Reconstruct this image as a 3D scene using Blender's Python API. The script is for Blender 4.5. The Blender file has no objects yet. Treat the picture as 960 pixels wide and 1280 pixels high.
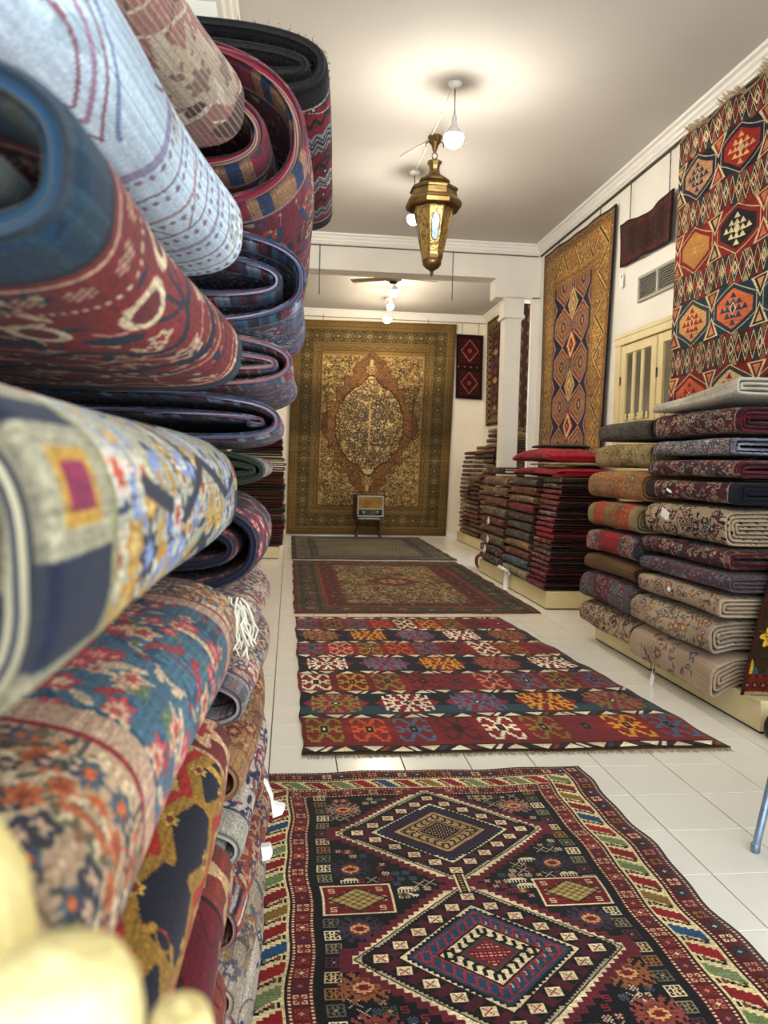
import bpy, bmesh, math, random
import numpy as np
from mathutils import Matrix, Vector

PI = math.pi
sc = bpy.context.scene
col = sc.collection
rng = np.random.default_rng(7)
random.seed(5)

# ------------------------------------------------------------------ camera, world, light, exposure
CAM = Vector((0, 0, 1.3))
yaw, pitch, roll_ = map(math.radians, (6.7712, 3.3184, -1.3402))
cy_, sy_ = math.cos(yaw), math.sin(yaw)
fwd = Vector((sy_ * math.cos(pitch), cy_ * math.cos(pitch), -math.sin(pitch)))
rgt = Vector((cy_, -sy_, 0))
dwn = fwd.cross(rgt)
r2 = math.cos(roll_) * rgt + math.sin(roll_) * dwn
d2 = -math.sin(roll_) * rgt + math.cos(roll_) * dwn
cam = bpy.data.cameras.new('camera')
cam.sensor_fit = 'HORIZONTAL'
cam.sensor_width = 36
cam.lens = 36 * 1000 / 960
cam.clip_start = 0.02
cam.dof.use_dof = True
cam.dof.focus_distance = 2.6
cam.dof.aperture_fstop = 8.0
co = bpy.data.objects.new('camera', cam)
col.objects.link(co)
u2 = -d2
b2 = -fwd
co.matrix_world = Matrix(((r2.x, u2.x, b2.x, CAM.x), (r2.y, u2.y, b2.y, CAM.y), (r2.z, u2.z, b2.z, CAM.z), (0, 0, 0, 1)))
sc.camera = co

w = bpy.data.worlds.new('daylight')
sc.world = w
w.use_nodes = True
bg = w.node_tree.nodes['Background']
bg.inputs[0].default_value = (0.84, 0.92, 1.0, 1)
bg.inputs[1].default_value = 4.3
BULB_W = 330.0

sc.view_settings.view_transform = 'Standard'
sc.view_settings.look = 'None'
sc.view_settings.gamma = 1
sc.view_settings.use_curve_mapping = False
sc.view_settings.exposure = 0.78
sc.cycles.max_bounces = 10
sc.cycles.diffuse_bounces = 6
sc.cycles.sample_clamp_indirect = 8

pl = bpy.data.lights.new('shopfront_daylight', 'AREA')      # portal in the shop-front window
pl.shape = 'RECTANGLE'
pl.size, pl.size_y = 3.7, 3.3
pl.cycles.is_portal = True
po = bpy.data.objects.new('shopfront_daylight', pl)
col.objects.link(po)
po.location = (1.1, -1.75, 1.9)
po.rotation_euler = (PI / 2, 0, 0)

# ------------------------------------------------------------------ helpers
def H(s):
    return np.array([int(s[i:i + 2], 16) / 255 for i in (0, 2, 4)], dtype=np.float32)

def lin(s):
    c = H(s)
    c = np.where(c <= .04045, c / 12.92, ((c + .055) / 1.055) ** 2.4)
    return (float(c[0]), float(c[1]), float(c[2]), 1)

def tag(o, label=None, cat=None, group=None, kind=None):
    if label: o['label'] = label
    if cat: o['category'] = cat
    if group: o['group'] = group
    if kind: o['kind'] = kind
    return o

def link(o, parent=None):
    col.objects.link(o)
    if parent: o.parent = parent
    return o

def empty(name, loc=(0, 0, 0), rz=0):
    o = bpy.data.objects.new(name, None)
    o.location = loc
    o.rotation_euler = (0, 0, rz)
    o.empty_display_size = .05
    return link(o)

def mesh_obj(name, V, F, mat, parent=None, uv=None, smooth=False, mi=None):
    me = bpy.data.meshes.new(name)
    me.from_pydata([tuple(map(float, v)) for v in V], [], F)
    mats = mat if isinstance(mat, (list, tuple)) else [mat]
    for m in mats: me.materials.append(m)
    if uv is not None:
        l = me.uv_layers.new(name='UVMap')
        vi = np.empty(len(me.loops), dtype=np.int32)
        me.loops.foreach_get('vertex_index', vi)
        l.data.foreach_set('uv', np.asarray(uv, dtype=np.float32)[vi].ravel())
    if smooth: me.polygons.foreach_set('use_smooth', [True] * len(me.polygons))
    if mi is not None: me.polygons.foreach_set('material_index', mi)
    me.update()
    return link(bpy.data.objects.new(name, me), parent)

class MB:
    """collects boxes, tubes and lathes into ONE mesh"""
    def __init__(s): s.V, s.F, s.S = [], [], []
    def add(s, V, F, smooth=False):
        b = len(s.V)
        s.V += [tuple(v) for v in V]
        s.F += [tuple(i + b for i in f) for f in F]
        s.S += [smooth] * len(F)
        return s
    def box(s, lo, hi, bev=0, M=None):
        bm = bmesh.new()
        bmesh.ops.create_cube(bm, size=1)
        for v in bm.verts:
            v.co = Vector([lo[i] + (v.co[i] + .5) * (hi[i] - lo[i]) for i in range(3)])
        if bev:
            bmesh.ops.bevel(bm, geom=list(bm.edges), offset=bev, segments=2, profile=.5, affect='EDGES')
        if M is not None: bm.transform(M)
        bm.verts.index_update()
        s.add([v.co[:] for v in bm.verts], [[v.index for v in f.verts] for f in bm.faces])
        bm.free()
        return s
    def tube(s, pts, r, n=8, caps=True):
        pts = [Vector(p) for p in pts]
        rs = r if isinstance(r, (list, tuple)) else [r] * len(pts)
        V, F = [], []
        up = Vector((0, 0, 1))
        for i, p in enumerate(pts):
            t = (pts[min(i + 1, len(pts) - 1)] - pts[max(i - 1, 0)]).normalized()
            a = t.cross(up if abs(t.z) < .95 else Vector((1, 0, 0))).normalized()
            b = t.cross(a)
            for k in range(n):
                q = 2 * PI * k / n
                V.append(p + (a * math.cos(q) + b * math.sin(q)) * rs[i])
        for i in range(len(pts) - 1):
            for k in range(n):
                F.append((i * n + k, i * n + (k + 1) % n, (i + 1) * n + (k + 1) % n, (i + 1) * n + k))
        if caps:
            F.append(tuple(range(n)))
            F.append(tuple((len(pts) - 1) * n + k for k in reversed(range(n))))
        return s.add(V, F, n > 6)
    def lathe(s, prof, c=(0, 0, 0), n=24, smooth=True, rot=0.0):
        V, F = [], []
        for r, z in prof:
            for k in range(n):
                q = 2 * PI * k / n + rot
                V.append((c[0] + r * math.cos(q), c[1] + r * math.sin(q), c[2] + z))
        for i in range(len(prof) - 1):
            for k in range(n):
                F.append((i * n + k, i * n + (k + 1) % n, (i + 1) * n + (k + 1) % n, (i + 1) * n + k))
        F.append(tuple(reversed(range(n))))
        F.append(tuple((len(prof) - 1) * n + k for k in range(n)))
        return s.add(V, F, smooth)
    def build(s, name, mat, parent=None):
        o = mesh_obj(name, s.V, s.F, mat, parent)
        o.data.polygons.foreach_set('use_smooth', s.S)
        o.data.update()
        return o

# ------------------------------------------------------------------ plain materials
def pmat(name, hexc, rough=.6, metal=0, var=.06, scale=6, bump=0.0, bscale=60, emit=None, estr=0, trans=0, hex2=None, spec=.5):
    m = bpy.data.materials.new(name)
    m.use_nodes = True
    nt = m.node_tree
    b = nt.nodes['Principled BSDF']
    b.inputs['Roughness'].default_value = rough
    b.inputs['Metallic'].default_value = metal
    b.inputs['Specular IOR Level'].default_value = spec
    c = lin(hexc)
    tc = nt.nodes.new('ShaderNodeTexCoord')
    nz = nt.nodes.new('ShaderNodeTexNoise')
    nz.inputs['Scale'].default_value = scale
    nz.inputs['Detail'].default_value = 5
    nt.links.new(tc.outputs['Object'], nz.inputs['Vector'])
    rp = nt.nodes.new('ShaderNodeValToRGB')
    c2 = lin(hex2) if hex2 else tuple(x * (1 + var) for x in c[:3]) + (1,)
    rp.color_ramp.elements[0].position = .35
    rp.color_ramp.elements[1].position = .65
    rp.color_ramp.elements[0].color = tuple(x * (1 - var) for x in c[:3]) + (1,)
    rp.color_ramp.elements[1].color = c2
    nt.links.new(nz.outputs['Fac'], rp.inputs['Fac'])
    nt.links.new(rp.outputs['Color'], b.inputs['Base Color'])
    if bump:
        n2 = nt.nodes.new('ShaderNodeTexNoise')
        n2.inputs['Scale'].default_value = bscale
        nt.links.new(tc.outputs['Object'], n2.inputs['Vector'])
        bp = nt.nodes.new('ShaderNodeBump')
        bp.inputs['Strength'].default_value = bump
        bp.inputs['Distance'].default_value = .01
        nt.links.new(n2.outputs['Fac'], bp.inputs['Height'])
        nt.links.new(bp.outputs['Normal'], b.inputs['Normal'])
    if emit:
        b.inputs['Emission Color'].default_value = lin(emit)
        b.inputs['Emission Strength'].default_value = estr
    if trans: b.inputs['Transmission Weight'].default_value = trans
    return m

M_wall = pmat('wall_paint', 'e6e2d8', .85, var=.03, scale=2.2, bump=.15, bscale=9)
M_backwall = pmat('back_wall_plaster', 'ece3d2', .9, var=.03, scale=2, bump=.2, bscale=12)
M_ceil = pmat('ceiling_paint', 'c9c5bf', .9, var=.03, scale=1.1, bump=.12, bscale=4)
M_trim = pmat('white_gloss_trim', 'ebe8e0', .5, var=.02)
M_tile = pmat('ceramic_tile', 'e9e5da', .22, var=.03, scale=3, spec=.5)
M_grout = pmat('tile_grout', '5d5a54', .9)
M_cream = pmat('cream_gloss_paint', 'd9c99a', .4, var=.05, scale=4, bump=.05, bscale=5)
M_door = pmat('door_cream_paint', 'd2c08d', .45, var=.06, scale=5)
M_dglass = pmat('dark_door_glass', '5d584c', .12, var=.15, scale=3)
M_black = pmat('black_paint', '15130f', .5)
M_wire = pmat('dark_wire', '3b362f', .6)
M_white = pmat('white_plastic', 'e8e6e0', .4, var=.02)
M_paper = pmat('white_paper', 'eeeeec', .8, var=.02)
M_brass = pmat('aged_brass', '85724c', .42, metal=1, var=.35, scale=9, bump=.25, bscale=40)
M_brass_d = pmat('dark_brass', '665130', .48, metal=1, var=.3, scale=12, bump=.2, bscale=30)
M_brass_p = pmat('pierced_brass', '978052', .4, metal=1, var=.5, scale=38, bump=.7, bscale=70)
M_lglass = pmat('lantern_glass', '8ba4c2', .3, var=.35, scale=30)
M_steel = pmat('blue_grey_steel', '7f8fa6', .4, metal=.7, var=.2, scale=14, bump=.1)
M_wood = pmat('dark_walnut', '3a2114', .4, var=.3, scale=14)
M_silver = pmat('radio_silver', 'aaa596', .35, metal=.8)
M_bulb = pmat('lit_bulb', 'fff4dc', .5, emit='fff5e4', estr=BULB_W)
M_bulb2 = pmat('lit_bulb_back', 'fff4dc', .5, emit='ffeed0', estr=BULB_W * .75)
M_fan = pmat('fan_beige', 'a08d70', .5)
M_fringe = pmat('wool_fringe', '9c8a6a', .95, var=.2, scale=40)
M_fringew = pmat('white_fringe', 'd8d0bd', .95, var=.12, scale=40)
M_creamwool = pmat('cream_wool', 'd8c27c', .95, var=.1, scale=14, bump=.4, bscale=160, hex2='e2d3a0')
M_darkend = pmat('dark_pile_edges', '0d0708', .97, var=.5, scale=60, bump=.8, bscale=200)
M_grey_under = pmat('grey_underlay', '8f9092', .95, var=.1, scale=30)

# ------------------------------------------------------------------ woven pattern canvas
class P:
    def __init__(s, w, h, bgc):
        s.w, s.h = int(w), int(h)
        s.a = np.empty((s.h, s.w, 3), np.float32)
        s.a[:] = H(bgc) if isinstance(bgc, str) else bgc
    def _bb(s, x0, y0, x1, y1):
        x0 = max(0, int(math.floor(x0))); y0 = max(0, int(math.floor(y0)))
        x1 = min(s.w, int(math.ceil(x1)) + 1); y1 = min(s.h, int(math.ceil(y1)) + 1)
        if x1 <= x0 or y1 <= y0: return None
        Y, X = np.mgrid[y0:y1, x0:x1]
        return s.a[y0:y1, x0:x1], X + .5, Y + .5
    def put(s, bb, mask, c): bb[0][mask] = H(c) if isinstance(c, str) else c
    def rect(s, x0, y0, x1, y1, c):
        x0, y0 = max(0, round(x0)), max(0, round(y0))
        s.a[y0:max(y0, round(y1)), x0:max(x0, round(x1))] = H(c)
    def dia(s, cx, cy, rx, ry, c, step=0):
        bb = s._bb(cx - rx, cy - ry, cx + rx, cy + ry)
        if bb is None: return
        dx, dy = np.abs(bb[1] - cx), np.abs(bb[2] - cy)
        if step: dx, dy = np.floor(dx / step) * step, np.floor(dy / step) * step
        s.put(bb, dx / rx + dy / ry < 1, c)
    def hexa(s, cx, cy, rx, ry, cut, c, vert=False):
        bb = s._bb(cx - rx, cy - ry, cx + rx, cy + ry)
        if bb is None: return
        dx, dy = np.abs(bb[1] - cx), np.abs(bb[2] - cy)
        if vert: m = (dx <= rx) & (dy <= ry - cut * dx / rx)
        else: m = (dy <= ry) & (dx <= rx - cut * dy / ry)
        s.put(bb, m, c)
    def ell(s, cx, cy, rx, ry, c, rot=0.0):
        r = max(rx, ry)
        bb = s._bb(cx - r, cy - r, cx + r, cy + r)
        if bb is None: return
        dx, dy = bb[1] - cx, bb[2] - cy
        if rot: dx, dy = dx * math.cos(rot) + dy * math.sin(rot), -dx * math.sin(rot) + dy * math.cos(rot)
        s.put(bb, (dx / rx) ** 2 + (dy / ry) ** 2 < 1, c)
    def ros(s, cx, cy, r, n, cols, sq=1.0):
        bb = s._bb(cx - r, cy - r, cx + r, cy + r)
        if bb is None: return
        dx, dy = bb[1] - cx, (bb[2] - cy) / sq
        d = np.hypot(dx, dy) / r
        lobe = .8 + .2 * np.cos(n * np.arctan2(dy, dx))
        k = len(cols)
        for i, c in enumerate(cols): s.put(bb, d < lobe * (1 - i / k), c)
    def poly(s, pts, c):
        xs = [p[0] for p in pts]; ys = [p[1] for p in pts]
        bb = s._bb(min(xs), min(ys), max(xs), max(ys))
        if bb is None: return
        X, Y = bb[1], bb[2]
        m = np.zeros(X.shape, bool)
        for i in range(len(pts)):
            (xa, ya), (xb, yb) = pts[i - 1], pts[i]
            if ya == yb: continue
            m ^= ((ya > Y) != (yb > Y)) & (X < (xb - xa) * (Y - ya) / (yb - ya) + xa)
        s.put(bb, m, c)
    def line(s, pts, wd, c):
        for (xa, ya), (xb, yb) in zip(pts[:-1], pts[1:]):
            bb = s._bb(min(xa, xb) - wd, min(ya, yb) - wd, max(xa, xb) + wd, max(ya, yb) + wd)
            if bb is None: continue
            L2 = (xb - xa) ** 2 + (yb - ya) ** 2 + 1e-6
            t = np.clip(((bb[1] - xa) * (xb - xa) + (bb[2] - ya) * (yb - ya)) / L2, 0, 1)
            s.put(bb, np.hypot(bb[1] - xa - t * (xb - xa), bb[2] - ya - t * (yb - ya)) < wd / 2, c)
    def stamp(s, cx, cy, rows, pal, k=1, ky=None):
        ky = ky or k
        hh, ww = len(rows), len(rows[0])
        x0, y0 = int(cx - ww * k / 2), int(cy - hh * ky / 2)
        for j, r in enumerate(reversed(rows)):
            for i, ch in enumerate(r):
                if ch in pal:
                    xa, ya = max(0, x0 + i * k), max(0, y0 + j * ky)
                    xb, yb = x0 + (i + 1) * k, y0 + (j + 1) * ky
                    if xb > xa and yb > ya: s.a[ya:yb, xa:xb] = H(pal[ch])
    def noise(s, amp=.09, streak=.05, seed=0):
        r = np.random.default_rng(seed)
        g = 1 + amp * r.standard_normal((s.h, s.w, 1)) + streak * r.standard_normal((s.h, 1, 1))
        big = r.standard_normal((s.h // 40 + 2, s.w // 60 + 2))
        yy = np.linspace(0, big.shape[0] - 1.001, s.h); xx = np.linspace(0, big.shape[1] - 1.001, s.w)
        yi, xi = yy.astype(int), xx.astype(int)
        fy, fx = (yy - yi)[:, None], (xx - xi)[None]
        b = (big[yi][:, xi] * (1 - fy) * (1 - fx) + big[yi + 1][:, xi] * fy * (1 - fx) + big[yi][:, xi + 1] * (1 - fy) * fx + big[yi + 1][:, xi + 1] * fy * fx)
        s.a = np.clip(s.a * g * (1 + .06 * b[..., None]), 0, 1).astype(np.float32)
        return s

def quart(rows):
    r = [x + x[-2::-1] for x in rows]
    return r + r[-2::-1]

def frame(c, inset, wd, fn):
    """paint a border band of width wd, inset from the edge; fn(strip) paints a horizontal strip, outer edge at row 0"""
    i, wd = int(round(inset)), int(round(wd))
    for side in range(4):
        L = (c.w if side % 2 == 0 else c.h) - 2 * i
        st = P(L, wd, '000000')
        fn(st, side)
        a = st.a
        if side == 0: c.a[i:i + wd, i:c.w - i] = a
        elif side == 2: c.a[c.h - i - wd:c.h - i, i:c.w - i] = a[::-1]
        elif side == 1: c.a[i:c.h - i, i:i + wd] = a.transpose(1, 0, 2)
        else: c.a[i:c.h - i, c.w - i - wd:c.w - i] = a.transpose(1, 0, 2)[:, ::-1]

def band(colr):
    def f(st, side): st.a[:] = H(colr)
    return f

def rosband(bgc, cols_list, n=8, k=1.3, edge=None):
    def f(st, side):
        st.a[:] = H(bgc)
        m = max(1, round(st.w / (st.h * k)))
        for i in range(m):
            st.ros((i + .5) * st.w / m, st.h / 2, st.h * .46, n, cols_list[i % len(cols_list)])
        if edge:
            st.rect(0, 0, st.w, 1, edge); st.rect(0, st.h - 1, st.w, st.h, edge)
    return f

def vineband(bgc, vine, cols_list, k=1.6):
    def f(st, side):
        st.a[:] = H(bgc)
        m = max(2, round(st.w / (st.h * k)))
        pts = [(x, st.h / 2 + st.h * .25 * math.sin(x / st.w * m * PI)) for x in np.linspace(0, st.w, m * 8)]
        st.line(pts, max(1.2, st.h * .07), vine)
        for i in range(m):
            cx = (i + .5) * st.w / m
            sgn = 1 if i % 2 == 0 else -1
            st.ros(cx, st.h / 2 - sgn * st.h * .12, st.h * .33, 7, cols_list[i % len(cols_list)])
            st.ell(cx + st.h * .6, st.h / 2, st.h * .28, st.h * .1, cols_list[(i + 1) % len(cols_list)][0], sgn * .8)
    return f

def dotband(a, b, k=2):
    def f(st, side):
        st.a[:] = H(a)
        for x in range(0, st.w, 2 * k): st.rect(x, st.h * .25, x + k, st.h * .75, b)
    return f

def floral(c, pal, vine, seed, dens=1.0, r0=7, r1=16, box=None, vines=10, leaf=None):
    r = random.Random(seed)
    x0, y0, x1, y1 = box or (0, 0, c.w, c.h)
    A = (x1 - x0) * (y1 - y0)
    for _ in range(int(vines)):
        x, y, a = r.uniform(x0, x1), r.uniform(y0, y1), r.uniform(0, 6.28)
        pts = []
        k = r.uniform(-.16, .16)
        for _ in range(26):
            pts.append((x, y)); x += 4.5 * math.cos(a); y += 4.5 * math.sin(a); a += k
            if r.random() < .08: k = -k
        if box: pts = [p for p in pts if x0 <= p[0] <= x1 and y0 <= p[1] <= y1]
        if len(pts) > 1: c.line(pts, r.choice((1.4, 2.2)), vine if isinstance(vine, str) else r.choice(vine))
    n = int(A * dens / (r1 * r1 * 3.2))
    for _ in range(int(n * 2.6)):
        x, y = r.uniform(x0 + 3, x1 - 3), r.uniform(y0 + 3, y1 - 3)
        L = r.uniform(.35, .8) * r1
        c.ell(x, y, L, L * r.uniform(.22, .45), r.choice(leaf or [p[0] for p in pal]), r.uniform(0, 3.14))
    for _ in range(n):
        q = r.uniform(r0, r1)
        x, y = r.uniform(x0 + q, x1 - q), r.uniform(y0 + q, y1 - q)
        c.ros(x, y, q, r.choice((5, 6, 8)), r.choice(pal), r.choice((1, 1, .7)))

_img, _mat = {}, {}
def rugmat(name, canvas, bump=.35, flip=False, ribs=420.0, rough=.95):
    if name in _mat: return _mat[name]
    a = canvas.a
    im = bpy.data.images.new(name, canvas.w, canvas.h, alpha=False)
    px = np.ones((canvas.h, canvas.w, 4), np.float32)
    px[..., :3] = np.clip(a, 0, 1) ** (.98 if canvas.w == 200 else 1.24)
    im.pixels.foreach_set(px.ravel())
    im.update()
    im.pack()
    m = bpy.data.materials.new(name)
    m.use_nodes = True
    nt = m.node_tree
    b = nt.nodes['Principled BSDF']
    b.inputs['Roughness'].default_value = rough
    b.inputs['Specular IOR Level'].default_value = .15
    b.inputs['Sheen Weight'].default_value = .06
    t = nt.nodes.new('ShaderNodeTexImage')
    t.image = im
    t.interpolation = 'Linear'
    t.extension = 'MIRROR'
    uvn = nt.nodes.new('ShaderNodeUVMap')
    nt.links.new(uvn.outputs['UV'], t.inputs['Vector'])
    nt.links.new(t.outputs['Color'], b.inputs['Base Color'])
    wv = nt.nodes.new('ShaderNodeTexNoise')
    wv.inputs['Scale'].default_value = ribs
    mp = nt.nodes.new('ShaderNodeMapping')
    mp.inputs['Scale'].default_value = (1, .35, 1)
    nt.links.new(uvn.outputs['UV'], mp.inputs['Vector'])
    nt.links.new(mp.outputs['Vector'], wv.inputs['Vector'])
    bp = nt.nodes.new('ShaderNodeBump')
    bp.inputs['Strength'].default_value = bump
    bp.inputs['Distance'].default_value = .004
    nt.links.new(wv.outputs['Fac'], bp.inputs['Height'])
    nt.links.new(bp.outputs['Normal'], b.inputs['Normal'])
    _mat[name] = m
    return m

# ------------------------------------------------------------------ rug designs
CRM, RED, DRK = 'dccba6', '7d1d20', '15110f'
B_X = ['#.....#', '.#...#.', '..#.#..', '...#...', '..#.#..', '.#...#.', '#.....#']
B_FL = ['.#.#.', '#o#o#', '.#o#.', '#o#o#', '.#.#.']
B_S = ['####.', '#....', '####.', '...#.', '####.']
B_SQ = ['#########', '#..#.#..#', '#.##.##.#', '##.###.##', '#..#o#..#', '##.###.##', '#.##.##.#', '#..#.#..#', '#########']
B_SQ2 = ['###.###', '#.#.#.#', '##.o.##', '..ooo..', '##.o.##', '#.#.#.#', '###.###']
B_COMB = ['..########..', '.##########.', '############', '#.#.#.#.#.#.', '#.#.#.#.#.#.', '#.#.#.#.#.#.']
B_STAR = quart(['....#....', '...###..#', '.#..##.##', '.##..####', '..##.##oo', '#.###ooox', '###.#oxxx', '.####xxyy', '####oxyyy'])
B_BIRD = ['##....', '###...', '.#####', '..####', '..#.#.']

def hooks(c, cx, cy, rx, ry, n, sz, colr, wd=3):
    for sx in (-1, 1):
        for sy in (-1, 1):
            for i in range(n):
                t = (i + .5) / n
                x, y = cx + sx * rx * t, cy + sy * ry * (1 - t)
                c.rect(x - wd / 2, min(y, y - sy * sz), x + wd / 2, max(y, y - sy * sz), colr)
                c.rect(min(x, x - sx * sz * .7), y - sy * sz - wd / 2, max(x, x - sx * sz * .7), y - sy * sz + wd / 2, colr)

def medallion(c, cx, cy, k):
    c.dia(cx, cy, 161, 152, '6e2531', 10)
    c.dia(cx, cy, 147, 139, CRM, 7)
    for i, (r, colr) in enumerate(((147, DRK), (145, 'b0a68c'), (137, DRK), (134, '551d2a'))):
        c.dia(cx, cy, r, r * .945, colr, 4 if i == 2 else 0)
    for sx in (-1, 1):
        for sy in (-1, 1):
            for i in range(6):
                t = i / 5.0
                if (t == 0 and sx < 0) or (t == 1 and sy < 0): continue
                x, y = cx + sx * 117 * t, cy + sy * 111 * (1 - t)
                c.dia(x, y, 15, 14, DRK); 
                c.rect(x - 8, y - 7, x + 8, y + 7, CRM)
                c.stamp(x, y, B_X[1:-1], {'#': '8c2328'}, 2)
    for r, colr, st_ in ((101, DRK, 0), (98, CRM, 0), (89, DRK, 5)): c.dia(cx, cy, r, r * .945, colr, st_)
    if k == 0:
        c.dia(cx, cy, 89, 84, '24466b'); c.dia(cx, cy, 82, 77, '3d2638', 4)
        c.dia(cx, cy, 64, 60, 'b1986a', 2); c.dia(cx, cy, 58, 55, '2c1512'); c.dia(cx, cy, 55, 52, 'b1986a')
        hooks(c, cx, cy, 55, 52, 6, 9, '2c1512')
        c.dia(cx, cy, 36, 34, '2c1512'); c.dia(cx, cy, 33, 31, 'b1986a'); c.dia(cx, cy, 30, 28, '1d1214')
        for i in range(-6, 7):
            for j in range(-6, 7):
                if abs(i) + abs(j) < 7: c.rect(cx + i * 4 - 1, cy + j * 4 - 1, cx + i * 4 + 1, cy + j * 4 + 1, CRM if (i + j) % 2 else 'a9745a')
    else:
        c.dia(cx, cy, 89, 84, '2c4d66'); c.dia(cx, cy, 84, 79, '8f3a40')
        c.dia(cx, cy, 80, 75, '2c4d66')
        hooks(c, cx, cy, 78, 73, 8, 13, '9a3a40', 3); hooks(c, cx + 4, cy, 66, 62, 7, 6, 'b5a583', 2)
        c.dia(cx, cy, 62, 58, '8f3a40'); c.dia(cx, cy, 58, 55, DRK); c.dia(cx, cy, 55, 52, CRM)
        hooks(c, cx, cy, 52, 49, 6, 11, DRK, 4)
        c.dia(cx, cy, 36, 34, DRK); c.dia(cx, cy, 33, 31, '5a4a48'); c.dia(cx, cy, 27, 25, '7d2229')
        for i in range(-4, 5):
            for j in range(-4, 5):
                if abs(i) + abs(j) < 5: c.rect(cx + i * 5 - 1.5, cy + j * 5 - 1, cx + i * 5 + 1.5, cy + j * 5 + 1, ('d09a86', 'b0474a', CRM)[(i * 3 + j) % 3])

def leafband(st, side):
    st.a[:] = H('d8c79c')
    pal = ['8a1c22', '76855a', '8a1c22', '7d8a62', '9c1f24', '2e5579', '8a1c22', '8b6f35']
    m = round(st.w / 37)
    h = st.h
    for i in range(m):
        x = (i + .5) * st.w / m
        c = pal[i % len(pal)]
        for j in range(5):
            y0 = h * (.14 + .145 * j)
            dx = (j - 2) * 4
            st.rect(x - 10 + dx, y0, x + 8 + dx, y0 + h * .15, c)
            st.rect(x - 13 + dx, y0, x - 10 + dx, y0 + h * .07, c)
        for j in range(4):
            st.rect(x + 11 + j * 3, h * (.2 + .12 * j), x + 15 + j * 3, h * (.34 + .12 * j), (DRK, '6d5a3c', DRK, '8a1c22')[j])
        st.dia(x + 18, h * .22, 4, 4, DRK); st.rect(x - 17, h * .62, x - 9, h * .72, '6d5a3c'); st.rect(x - 16, h * .78, x - 8, h * .84, DRK)
    st.rect(0, 0, st.w, 2, DRK); st.rect(0, h - 2, st.w, h, DRK)

def sqband(bgc, pals, edge=True, pitch=.78):
    def f(st, side):
        st.a[:] = H(bgc)
        m = round(st.w / (st.h * pitch))
        for i in range(m):
            x = (i + .5) * st.w / m
            p = pals[i % len(pals)]
            k = max(1, int(st.h * .62 / 7))
            if p[2]: st.rect(x - 3.8 * k, st.h / 2 - 3.8 * k, x + 3.8 * k, st.h / 2 + 3.8 * k, p[2])
            st.stamp(x, st.h / 2, B_SQ2, {'#': p[0], 'o': p[1]}, k)
        if edge:
            for y in (1, st.h - 4):
                for x in range(0, st.w, 5): st.rect(x, y, x + 2.5, y + 3, CRM)
    return f

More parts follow.
